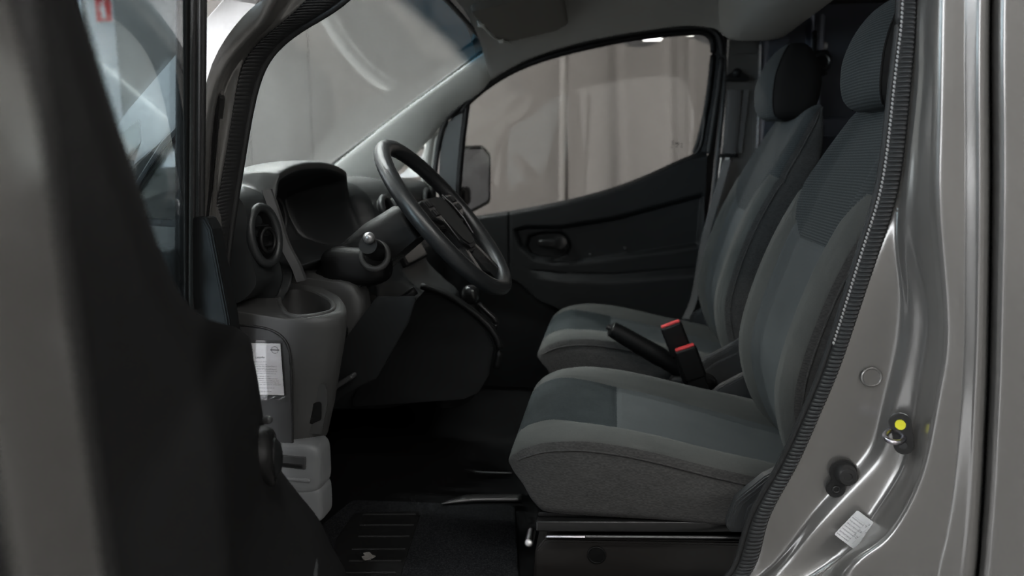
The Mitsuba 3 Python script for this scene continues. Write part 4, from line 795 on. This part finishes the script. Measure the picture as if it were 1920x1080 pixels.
vent((-.578, -.06, 1.115), (.9, 0, .3), .040, 1.0, B + '__centre_vent')
vent((-.578, .06, 1.115), (.9, 0, .3), .040, 1.0, B + '__centre_vent_001')
vent((-.628, .56, 1.10), (.95, 0, .1), .042, 1.2, B + '__far_vent')
add(B + '__radio', rbox((-.535, .0, 1.005), (.02, .20, .06), .006, rotm((0, 1, 0), -28), 8), 'm_black_gloss', 30)
add(B + '__glovebox_lid', plate(soft(Polygon([(.24, .84), (.62, .84), (.62, .97), (.24, .97)]), .02), .010, (A(-.602, 0, 0), A(0, 1, 0), A(-.08, 0, 1)), .004), 'm_trim_dark', 30)
# pod with the cup holder at the outer end
def pod(zs_, fx_, ex, y0, y1, key, m, hole=None):
    Ls = []
    for z, xf, xe in zip(zs_, fx_, ex):
        yc_, hw = (y0 + y1) / 2, (y1 - y0) / 2
        g = np.linspace(-np.pi / 2, np.pi / 2, 25); xm = xe - hw * .95
        arc_ = [(xm + (xe - xm) * max(0, math.cos(a_)) ** .75, yc_ + hw * np.sign(math.sin(a_)) * abs(math.sin(a_)) ** .85) for a_ in g]
        Ls.append(np.array([(xf, y0, z)] + [(x_, y_, z) for x_, y_ in arc_] + [(xf, y1, z)]))
    M = loft(np.array(Ls))
    if hole is not None:
        mm = trimesh.Trimesh(M.vertices, M.faces); mm.merge_vertices(); mm.fix_normals()
        mf = m3.Manifold(m3.Mesh(np.asarray(mm.vertices, np.float32), np.asarray(mm.faces, np.uint32)))
        h_ = m3.Manifold.cylinder(.2, hole[3] * .86, hole[3], 48).scale([1., hole[4], 1]).translate([hole[0], hole[1], hole[2]])
        r_ = (mf - h_).to_mesh(); M = trimesh.Trimesh(np.array(r_.vert_properties[:, :3], float), np.array(r_.tri_verts), process=False)
    v_ = np.array(M.vertices); v_[:, 0] -= .5 * np.clip(v_[:, 1] + .62, 0, .2) * np.clip((v_[:, 0] + .70) / .1, 0, 1); v_[:, 2] += .09 * (v_[:, 1] + .665) * np.clip((v_[:, 2] - .72) / .2, 0, 1) - .10 * np.maximum(-.60 - v_[:, 0], -.1) * 0 + .12 * np.clip(-.58 - v_[:, 0], 0, .2) * np.clip((v_[:, 2] - .9) / .05, 0, 1); M.vertices = v_
    return add(key, M, m, 32)
k = pod((.72, .78, .85, .90, .94, .952, .960, .963), (-.66,) * 3 + (-.70, -.72, -.725, -.725, -.72), (-.528, -.512, -.497, -.486, -.480, -.481, -.486, -.495), -.672, -.43, B + '__cup_holder', 'm_grey', (-.566, -.572, .885, .0575, 1.45))
labels[k] = {'label': 'grey plastic cup holder pod'}
rim = np.array([(-.566 + .0585 * math.cos(g), -.572 + .0845 * math.sin(g), .9632) for g in np.linspace(0, 2 * np.pi, 48, endpoint=False)])
rim[:, 2] += .09 * (rim[:, 1] + .665) + .12 * np.clip(-.58 - rim[:, 0], 0, .2); rim[:, 0] -= .5 * np.clip(rim[:, 1] + .62, 0, .2) * np.clip((rim[:, 0] + .70) / .1, 0, 1)
add(B + '__cup_holder__rim', tube(rim, .0042, 8, True), 'm_grey', True)
pod((.82, .86, .90, .94, .968, .976, .98), (-.70,) * 7, (-.455, -.43, -.415, -.42, -.435, -.445, -.46), -.46, -.36, B + '__cup_holder__inner_lobe', 'm_grey')
sc_ = soft(Polygon([(-.70, .70), (-.582, .70), (-.579, .90), (-.590, .925), (-.615, .940), (-.66, .946), (-.70, .945)]), .008)
add(B + '__side_cover', plate(sc_, .004, XZ(-.671), .002), 'm_grey_dark', 30)
add(B + '__side_cover__groove', tube(curve(A((-.583, -.673, .72), (-.580, -.673, .80), (-.579, -.673, .895), (-.588, -.673, .923), (-.612, -.673, .940), (-.66, -.673, .947), (-.70, -.673, .947)), 40), .0022, 6), 'm_rubber', True)
ph = soft(Polygon([(-.570, .735), (-.562, .80), (-.548, .828), (-.522, .838), (-.520, .80), (-.535, .735)]), .006)
add(B + '__pull_handle__surround', plate(ph, .005, XZ(-.645), .002), 'm_grey', 30)
add(B + '__pull_handle__recess', plate(soft(Polygon([(-.560, .752), (-.552, .795), (-.532, .802), (-.534, .765)]), .005), .003, XZ(-.6495), .001), 'm_black', 30)
add(B + '__fuse_box__lid', superball((-.622, -.645, .676), (.185, .075, .105), 5.5, 5), 'm_grey_light', True); labels[B + '__fuse_box__lid'] = {'label': 'pale grey rounded box with a dark slot'}
add(B + '__fuse_box__base', superball((-.617, -.643, .602), (.172, .070, .08), 6, 5), 'm_grey_light', True)
add(B + '__fuse_box__slot', rbox((-.597, -.679, .692), (.085, .010, .026), .003, rotm((0, 1, 0), 3), 8), 'm_grey_dark', 30)
add(B + '__fuse_box__slot_edge', rbox((-.600, -.6845, .686), (.08, .004, .007), .0015, rotm((0, 1, 0), 3), 8), 'm_black_gloss', 30)
add(B + '__fuse_box__lip', rbox((-.587, -.680, .657), (.08, .010, .008), .003, rotm((0, 1, 0), 1), 8), 'm_grey_light', 30)
# lower knee panel and console side
kp = soft(Polygon([(-0.4522,0.9358), (-0.369,0.9029), (-0.3024,0.8401), (-0.2839,0.7918), (-0.295,0.7228), (-0.3225,0.6731), (-0.361,0.6532), (-0.5995,0.6254), (-0.6643,0.6167), (-0.6104,0.7245), (-0.5369,0.8385)]), .012)
add(B + '__console_side', plate(kp, .02, XZ(-.15), .008), 'm_trim_dark', 30)
add(B + '__console_edge', tube(curve([(-0.4617,-0.175,0.9435), (-0.4016,-0.175,0.9236), (-0.342,-0.175,0.8878), (-0.2919,-0.175,0.8438), (-0.2682,-0.175,0.7961), (-0.2763,-0.175,0.7415)], 30), .009, 10), 'm_black', True)
add(B + '__knee_panel', rbox((-.60, -.42, .82), (.06, .30, .20), .02, rotm((0, 1, 0), 18), 12), 'm_trim_dark', 40)
add(B + '__knee_trim', tube(curve([(-0.6387,-0.33,0.7712), (-0.5885,-0.33,0.8012), (-0.5354,-0.33,0.8635), (-0.4835,-0.33,0.9208), (-0.4355,-0.33,0.9587)], 24), .010, 10), 'm_black', True)
add(B + '__bonnet_release', rbox(np.array([(-0.5446,-0.5,0.794)][0]), (.055, .03, .010), .004, rotm((0, 1, 0), -33), 8), 'm_grey_dark', 40)
add(B + '__wiring', tube(curve([(-0.5821,-0.46,0.8217), (-0.5633,-0.46,0.8458), (-0.547,-0.46,0.8113), (-0.5652,-0.46,0.7988), (-0.5379,-0.46,0.8327)], 40), .003, 6), 'm_black_gloss', True)
add(B + '__lower_apron', plate(soft(Polygon([(-0.588,0.7283), (-0.5518,0.7591), (-0.4813,0.7966), (-0.4102,0.9171), (-0.3923,0.9725), (-0.4756,0.9705), (-0.5469,0.8793), (-0.5821,0.8097)]), .006), .012, XZ(-.47), .004), 'm_trim_dark', 30)
# far side lower wall
add(V + '__kick_wall', box(-1.25, -.64, .690, .70, .40, .98), 'm_black', False)
add(F + '__inner_panel', box(-.63, .40, .700, .712, .42, 1.0), 'm_trim_dark', False)

# ---------------------------------------------------------------- steering column and wheel
wc = A(-.355, -.36, 1.126); e2w = A(-.641, 0, .767); nw = A(.767, 0, .641); yw_ = A(0, 1, 0)
def WP(a, b, c): return wc + np.asarray(a)[..., None] * yw_ + np.asarray(b)[..., None] * e2w + np.asarray(c)[..., None] * nw
Wm = np.stack([yw_, e2w, nw], 1)
Sx = 'steering_wheel'
tag(Sx, 'black steering wheel with worn shiny rim in front of the driver seat', 'steering wheel')
g = np.arange(120) * 2 * np.pi / 120
add(Sx + '__rim', tube(WP(.190 * np.cos(g), .193 * np.sin(g), 0 * g), .0172, 18, True, up=nw), 'm_wheel', True)
ab = soft(Polygon([(-.075, .055), (.075, .055), (.085, .0), (.06, -.075), (.03, -.095), (-.03, -.095), (-.06, -.075), (-.085, 0)]), .02)
add(Sx + '__airbag_cover', plate(ab, .055, (WP(0, 0, -.045), yw_, e2w), .018), 'm_hub', 40)
for sg in (-1, 1):
    sp_ = soft(Polygon([(sg * .07, .05), (sg * .178, .040), (sg * .182, -.015), (sg * .07, -.03)]), .008)
    add(Sx + '__spoke', plate(sp_, .022, (WP(0, 0, -.018), yw_, e2w), .007), 'm_black', 40)
    sp_ = soft(Polygon([(sg * .03, -.08), (sg * .058, -.07), (sg * .105, -.162), (sg * .075, -.178)]), .006)
    add(Sx + '__spoke', plate(sp_, .018, (WP(0, 0, -.016), yw_, e2w), .006), 'm_black_gloss', 40)
    pd_ = soft(Polygon([(sg * .082, .048), (sg * .135, .045), (sg * .14, .0), (sg * .088, -.018)]), .008)
    add(Sx + '__button_pod', plate(pd_, .012, (WP(0, 0, .002), yw_, e2w), .004), 'm_black_gloss', 40)
    for j in range(4):
        add(Sx + '__button_pod__button', rbox(WP(sg * (.100 + .018 * (j % 2)), .032 - .022 * (j // 2), .015), (.013, .016, .006), .002, Wm, 8), 'm_black', 40)
    add(Sx + '__bright_strip', tube(WP(sg * A(.080, .084, .086, .076), A(.052, .02, -.02, -.06), A(.008, .012, .012, .008)), .0024, 8), 'm_strip', True)  # thin bright lines following the hub edges
SCo = 'steering_column'
tag(SCo, 'steering column shroud, upper half coloured paler for the light on it, with indicator stalk behind the wheel', 'steering column')
def sect(c, a0, b0, b1, half):
    g = np.linspace(0, np.pi, 22) if half > 0 else np.linspace(np.pi, 2 * np.pi, 22)
    return WP(a0 * np.sign(np.cos(g)) * np.abs(np.cos(g)) ** .45, np.where(np.sin(g) >= 0, b1, b0) * np.abs(np.sin(g)) ** .5, c + 0 * g)
add(SCo + '__upper_shroud', loft([sect(c, a0, 0, b1, 1) for c, a0, b1 in ((-.055, .055, .055), (-.07, .066, .066), (-.13, .072, .076), (-.19, .074, .075), (-.215, .07, .05))]), 'm_shroud_lit', 40)  # windscreen light on the upper half is put into a paler grey
add(SCo + '__lower_shroud', loft([sect(c, a0, b0, .0, -1) for c, a0, b0 in ((-.05, .058, .07), (-.065, .070, .088), (-.14, .076, .10), (-.24, .08, .10), (-.30, .08, .09))]), 'm_black', 40)
s0, s1 = A(-.482, -.425, 1.052), A(-.468, -.545, 1.085)
add(SCo + '__indicator_stalk__arm', tube(np.linspace(s0, s1, 8), np.interp(np.linspace(0, 1, 8), [0, .5, 1], [.016, .021, .018]), 20), 'm_black', 40)
add(SCo + '__indicator_stalk__tip', sphere(s1 + A(.004, -.004, .014), .0115), 'm_silver', True)
add(SCo + '__indicator_stalk__collar', ring(s0 + A(.004, -.05, .003), .027, .0065, s1 - s0, 40, 10), 'm_grey', True)
add(SCo + '__stalk_housing', superball((-.54, -.41, 1.025), (.15, .09, .085), 3.2, 4), 'm_black', True)
add(SCo + '__shaft', cyl((-.53, -.36, .95), (-.75, -.36, .62), .022, 18), 'm_black')
add('wiper_stalk__arm', tube(np.linspace(A(-.485, -.29, 1.06), A(-.47, -.15, 1.085), 8), .012, 14), 'm_black', 40)
tag('wiper_stalk', 'slim black wiper stalk on the far side of the column', 'stalk')

# ---------------------------------------------------------------- small cabin things
# gear lever and its console
GL = 'gear_lever'
tag(GL, 'gear lever with glossy knob on the dark centre console, below the wheel', 'gear lever')
add(GL + '__console', loft([np.array([(x + .05 * math.cos(g_) * s_, .02 + .085 * math.sin(g_) * s_, z) for g_ in np.linspace(0, 2 * np.pi, 30, endpoint=False)]) for x, z, s_ in ((-.43, .60, 1.2), (-.42, .76, 1.2), (-.40, .815, 1.1), (-.395, .83, .9))]), 'm_trim_dark', 40)
add(GL + '__gaiter', loft([np.array([(x + r_ * math.cos(g_), .0 + r_ * math.sin(g_), z) for g_ in np.linspace(0, 2 * np.pi, 30, endpoint=False)]) for x, z, r_ in ((-.39, .825, .05), (-.385, .85, .038), (-.378, .872, .018))]), 'm_black', 40)
add(GL + '__knob', superball((-.372, -.005, .893), (.045, .045, .052), 2.6, 4), 'm_black_gloss', True)
add(GL + '__handle_bar', tube(curve(A((-.345, -.03, .875), (-.32, -.03, .850), (-.300, -.03, .828), (-.302, -.03, .812), (-.32, -.03, .820)), 24), .007, 10), 'm_black_gloss', True)
# parking brake
pb = 'parking_brake'
tag(pb, 'black handbrake lever pulled up between the two seats', 'handbrake')
h0, h1 = A(*[(0.2262,0.045,0.6767)][0]), A(*[(0.0087,0.045,0.7979)][0]); hv = (h1 - h0) / np.linalg.norm(h1 - h0)
add(pb + '__lever', tube(np.array([h0, h0 + (h1 - h0) * .35, h0 + (h1 - h0) * .42, h0 + (h1 - h0) * .9, h1]), A(.028, .025, .027, .0235, .0215), 24, sx=.85), 'm_black', 40)
add(pb + '__end_cap', cat(tube(np.array([h1 - hv * .004, h1 + hv * .004, h1 + hv * .008]), A(.0215, .0215, .016), 24, sx=.85)), 'm_black_gloss', 40)
add(pb + '__button', tube(np.array([h1 + hv * .006, h1 + hv * .018]), .008, 14), 'm_strip', 40)
add(pb + '__gaiter', superball(h0 + A(.0, .0, -.03), (.13, .06, .08), 3, 4), 'm_black', True)
# seat belt buckles between the seats
def buckle(K, c, lbl, d):
    tag(K, lbl, 'buckle'); d = A(*d); d /= np.linalg.norm(d); u = A(0, 1, 0); w = np.cross(d, u); Rm = np.stack([np.cross(u, d), u, d], 1); c = np.asarray(c, float)
    Rm = np.stack([u * 0 + np.cross(d, u), u, d], 1)
    add(K + '__body', rbox(c - d * .043, (.056, .024, .086), .007, Rm, 8), 'm_black', 40)
    add(K + '__release_button', rbox(c + d * .001, (.049, .016, .007), .0025, Rm, 8), 'm_red', 40); labels[K + '__release_button'] = {'label': 'red press button'}
    add(K + '__stalk', rbox(c - d * .125, (.048, .014, .09), .005, Rm, 8), 'm_black', 40)
buckle('seat_belt_buckle', [(0.1542,-0.035,0.8345)][0], 'upper red buttoned seat belt buckle, nearer the passenger seat', (-.38, 0, .92))
buckle('seat_belt_buckle_001', [(0.1892,-0.068,0.7821)][0], 'lower red buttoned seat belt buckle, next to the driver seat', (-.36, 0, .93))
# passenger seat belt on the far pillar
sb = 'seat_belt'
tag(sb, 'black passenger seat belt hanging on the far door pillar', 'seat belt')
gc = np.array([(0.3943,0.655,1.5179)][0])
add(sb + '__guide', cat(plate(soft(Polygon([(-.040, -.012), (.040, -.012), (.034, .006), (.012, .022), (-.012, .022), (-.034, .006)]), .006), .016, (gc + A(0, .006, 0), A(1, 0, 0), A(0, 0, 1)), .005), rbox(gc + A(0, -.012, -.004), (.078, .012, .012), .005, None, 8)), 'm_black_gloss', 40)
add(sb + '__guide__bolt', disc_along(gc + A(0, -.008, .016), (0, -1, 0), ((0, .014), (.008, .013), (.011, .008))), 'm_black', 40)
b0, b1 = np.array([(0.391,0.655,1.4806)][0]), np.array([(0.3843,0.655,1.2664)][0])
tq = np.linspace(0, 1, 20)[:, None]
bw_ = b0 * (1 - tq) + b1 * tq + A(0, -.006, 0) * np.sin(tq * 3.1)
add(sb + '__webbing', shell(np.array([bw_ + A(-.024, .002, 0), bw_ + A(-.012, -.001, 0), bw_ + A(.010, 0, 0), bw_ + A(.022, .004, 0)]), .0015), 'm_webbing', True)
bw2 = (b0 + A(.042, .012, 0)) * (1 - tq) + (b1 + A(.035, .012, .01)) * tq
add(sb + '__webbing', shell(np.array([bw2 + A(-.012, 0, 0), bw2 + A(.006, -.002, 0)]), .0015), 'm_webbing', True)
lc_ = np.array([(0.3809,0.655,1.2664)][0])
add(sb + '__tongue', cat(rbox(lc_ + A(.0, -.006, 0), (.062, .014, .012), .004, None, 8), rbox(lc_ + A(-.030, -.004, .012), (.007, .010, .030), .003, None, 8)), 'm_black', 40)
add(sb + '__tongue__latch_plate', rbox(lc_ + A(-.004, -.006, -.018), (.014, .003, .028), .001, None, 8), 'm_steel', 40)
lap = curve([(0.3666,0.6,1.2521), (0.3424,0.6,1.148), (0.3036,0.6,0.9705), (0.2795,0.6,0.7882), (0.2538,0.6,0.719)], 30)
add(sb + '__webbing', shell(np.array([lap + A(-.01, 0, 0), lap + A(.012, -.012, 0)]), .0015), 'm_webbing', True)
# sun visor against the headliner, with its edge seam and clip
sv = 'sun_visor'
tag(sv, 'folded beige brown sun visor against the far headliner above the windscreen', 'sun visor')
vo = soft(Polygon([(-.385, .08), (-.372, .47), (-.335, .515), (-.19, .515), (-.150, .48), (-.145, .08)]), .02)
def vz(x): return 1.652 + .20 * (x + .385)
m = plate(vo, .018, (A(0, 0, 0), A(1, 0, 0), A(0, 1, 0)), .007); v_ = np.array(m.vertices); v_[:, 2] = vz(v_[:, 0]) - v_[:, 2] - .02 * (np.clip(np.abs(v_[:, 1]) / .655, 0, 1)) ** 4.5 * 3; m.vertices = v_; m.invert()
add(sv + '__panel', m, 'm_visor', 40)
rodp = curve(A((-.384, .20, 0), (-.380, .36, 0), (-.370, .45, 0), (-.350, .492, 0), (-.332, .516, 0)), 30)
rodp[:, 2] = vz(rodp[:, 0]) - .021 - .06 * (rodp[:, 1] / .655) ** 4.5
add(sv + '__edge_seam', tube(rodp, .0030, 8), 'm_pillar', True)
for q_ in (3, 22): add(sv + '__pivot_clip', superball(rodp[q_], (.020, .022, .014), 3, 3), 'm_pillar', True)
# floor mat: ribbed rubber toe pad and carpet heel pad
fm = 'floor_mat'
tag(fm, 'black floor mat with ribbed rubber pad and carpet heel area in the driver footwell', 'floor mat')
ZF = .425
mo = soft(Polygon([q[:2] for q in [(-0.6204,-0.2813,0.425), (-0.2189,-0.2556,0.425), (-0.1555,-0.6569,0.425), (-0.5287,-0.7077,0.425), (-0.655,-0.4598,0.425)]]), .02)
add(fm + '__carpet', plate(mo, .012, (A(0, 0, ZF - .014), A(1, 0, 0), A(0, 1, 0)), .004), 'm_carpet', 40)
ro = soft(Polygon([q[:2] for q in [(-0.5891,-0.3534,0.425), (-0.4343,-0.3214,0.425), (-0.4179,-0.4745,0.425), (-0.3997,-0.6367,0.425), (-0.5391,-0.6557,0.425), (-0.5872,-0.4744,0.425)]]), .015)
add(fm + '__rubber_pad', plate(ro, .004, (A(0, 0, ZF - .003), A(1, 0, 0), A(0, 1, 0)), .002), 'm_mat', 40)


ribs_ = [(-0.5661,-0.359,0.428), (-0.4429,-0.3422,0.428), (-0.5548,-0.4097,0.428), (-0.4329,-0.3931,0.428), (-0.5411,-0.4595,0.428), (-0.4287,-0.4442,0.428), (-0.536,-0.5142,0.428), (-0.4228,-0.4987,0.428), (-0.5251,-0.5603,0.428), (-0.4185,-0.5458,0.428), (-0.5169,-0.604,0.428), (-0.4166,-0.5904,0.428)]
for i in range(6):
    p_, q_ = A(*ribs_[2 * i]), A(*ribs_[2 * i + 1])
    add(fm + '__rubber_pad__ridge', tube(np.linspace(p_, q_, 6) - A(0, 0, .002), .0028, 8), 'm_mat', True)
lf = np.array([(-0.4872,-0.5498,0.431)][0])
lo_ = [(.011 * math.cos(a_) * (1 + .35 * math.sin(5 * a_ + 1)), .013 * math.sin(a_) * (1 + .3 * math.cos(3 * a_))) for a_ in np.linspace(0, 2 * np.pi, 40, endpoint=False)]
m = plate(Polygon(lo_).buffer(0), .0015, (lf, A(1, 0, 0), A(0, 1, 0))); v_ = np.array(m.vertices); v_[:, 2] += .004 * np.sin(v_[:, 0] * 160) * .5 + .002; m.vertices = v_
add('dry_leaf__blade', m, 'm_leaf', 40); tag('dry_leaf', 'small pale dry leaf lying on the ribbed rubber floor mat', 'leaf')
# highlights on the plastic tunnel edges beside the driver footwell, built as metallic strips
FR = 'tunnel_edge_highlight'
r1 = curve([(-0.393,-0.2868,0.43), (-0.3673,-0.2718,0.43), (-0.3309,-0.2553,0.43), (-0.2926,-0.2471,0.43), (-0.2044,-0.2351,0.43)], 30)
add(FR + '__strip', tube(r1, np.r_[np.linspace(.002, .010, 12), np.full(18, .010)], 12, sx=1.4), 'm_strip', True); tag(FR, 'bright strip standing for a highlight on the tunnel edge beside the driver seat pedestal, nearer one', 'edge highlight')
r2_ = curve([(-0.3764,-0.0818,0.43), (-0.3483,-0.092,0.43), (-0.3119,-0.0939,0.43), (-0.2481,-0.0887,0.43)], 24)
add(FR + '_001__strip', tube(r2_, np.r_[np.linspace(.001, .0035, 8), np.full(16, .003)], 10), 'm_strip', True); tag(FR + '_001', 'thin bright strip standing for a highlight on the far tunnel edge, farther one', 'edge highlight')
# paper sheet in a plastic sleeve on the side cover
ws_ = 'paper_sheet'
tag(ws_, 'white printed paper in a clear plastic sleeve on the grey cup holder side', 'paper sheet')
q4 = np.array([(-0.6514,-0.678,0.9151), (-0.6027,-0.678,0.9197), (-0.5918,-0.678,0.8191), (-0.6285,-0.678,0.8144)]); o4 = np.array([(-0.6664,-0.678,0.8117)][0]); w4 = .070; h4 = .098
e1p = A(1, 0, .02); e1p /= np.linalg.norm(e1p); e2p = A(-.22, 0, 1.); e2p -= e1p * (e2p @ e1p); e2p /= np.linalg.norm(e2p)
o4 = q4[2] - e1p * w4
add(ws_ + '__page', plate(rect(0, 0, w4, h4), .0006, (o4, e1p, e2p)), 'm_paper', False)
add(ws_ + '__plastic_sleeve', plate(rect(-.004, -.010, w4 + .006, h4 + .006), .0004, (o4 + A(0, -.002, 0), e1p, e2p)), 'm_sleeve', False)
add(ws_ + '__plastic_sleeve__crumple', grid(np.array([[o4 + e1p * (w4 * t + .003) + e2p * (-.010 * u_) + A(0, -.003 - .003 * math.sin(t * 23 + u_ * 9) * u_, 0) for u_ in np.linspace(0, 1, 6)] for t in np.linspace(0, 1, 40)])), 'm_sleeve', True)
lg = o4 + e1p * (w4 - .011) + e2p * (h4 - .012) + A(0, -.0012, 0)
gg = np.linspace(0, 2 * np.pi, 40, endpoint=False)
lo2 = Point(0, 0).buffer(.0068).difference(Point(0, 0).buffer(.0060)).union(rect(-.0085, -.0009, .0085, .0009))
for q in getattr(lo2, 'geoms', [lo2]): add(ws_ + '__round_emblem', plate(q, .0003, (lg, e1p, e2p)), 'm_ink', False)
tm = meshkit.text_mesh('garantia', .0034, .0003, True); v_ = np.array(tm.vertices)
add(ws_ + '__heading', trimesh.Trimesh(o4 + e1p * (.020 + v_[:, :1]) + e2p * (h4 - .028 + v_[:, 1:2]) + A(0, -.0010, 0) - A(0, 1, 0) * v_[:, 2:], tm.faces, process=False), 'm_ink', False)
tl = []; r3 = random.Random(5)
for j, (yy_, xe_) in enumerate(((.034, .042), (.039, .042), (.0435, .058), (.0475, .058), (.052, .060), (.0565, .058), (.062, .046), (.066, .062), (.070, .062), (.074, .062), (.0775, .066), (.084, .052), (.091, .046))):
    x = .010
    while x < xe_:
        l = r3.uniform(.003, .008); tl.append(rect(x, h4 - yy_ - .0011, min(x + l, xe_), h4 - yy_)); x += l + .0012
tl += [rect(.02, h4 - .0425, .060, h4 - .0422), rect(.02, h4 - .0490, .060, h4 - .0487), rect(.0598, h4 - .049, .060, h4 - .0422)]
k = add(ws_ + '__print', cat(*[plate(q, .0003, (o4 + A(0, -.0010, 0), e1p, e2p)) for q in tl]), 'm_ink_light', False); labels[k] = {'kind': 'stuff'}
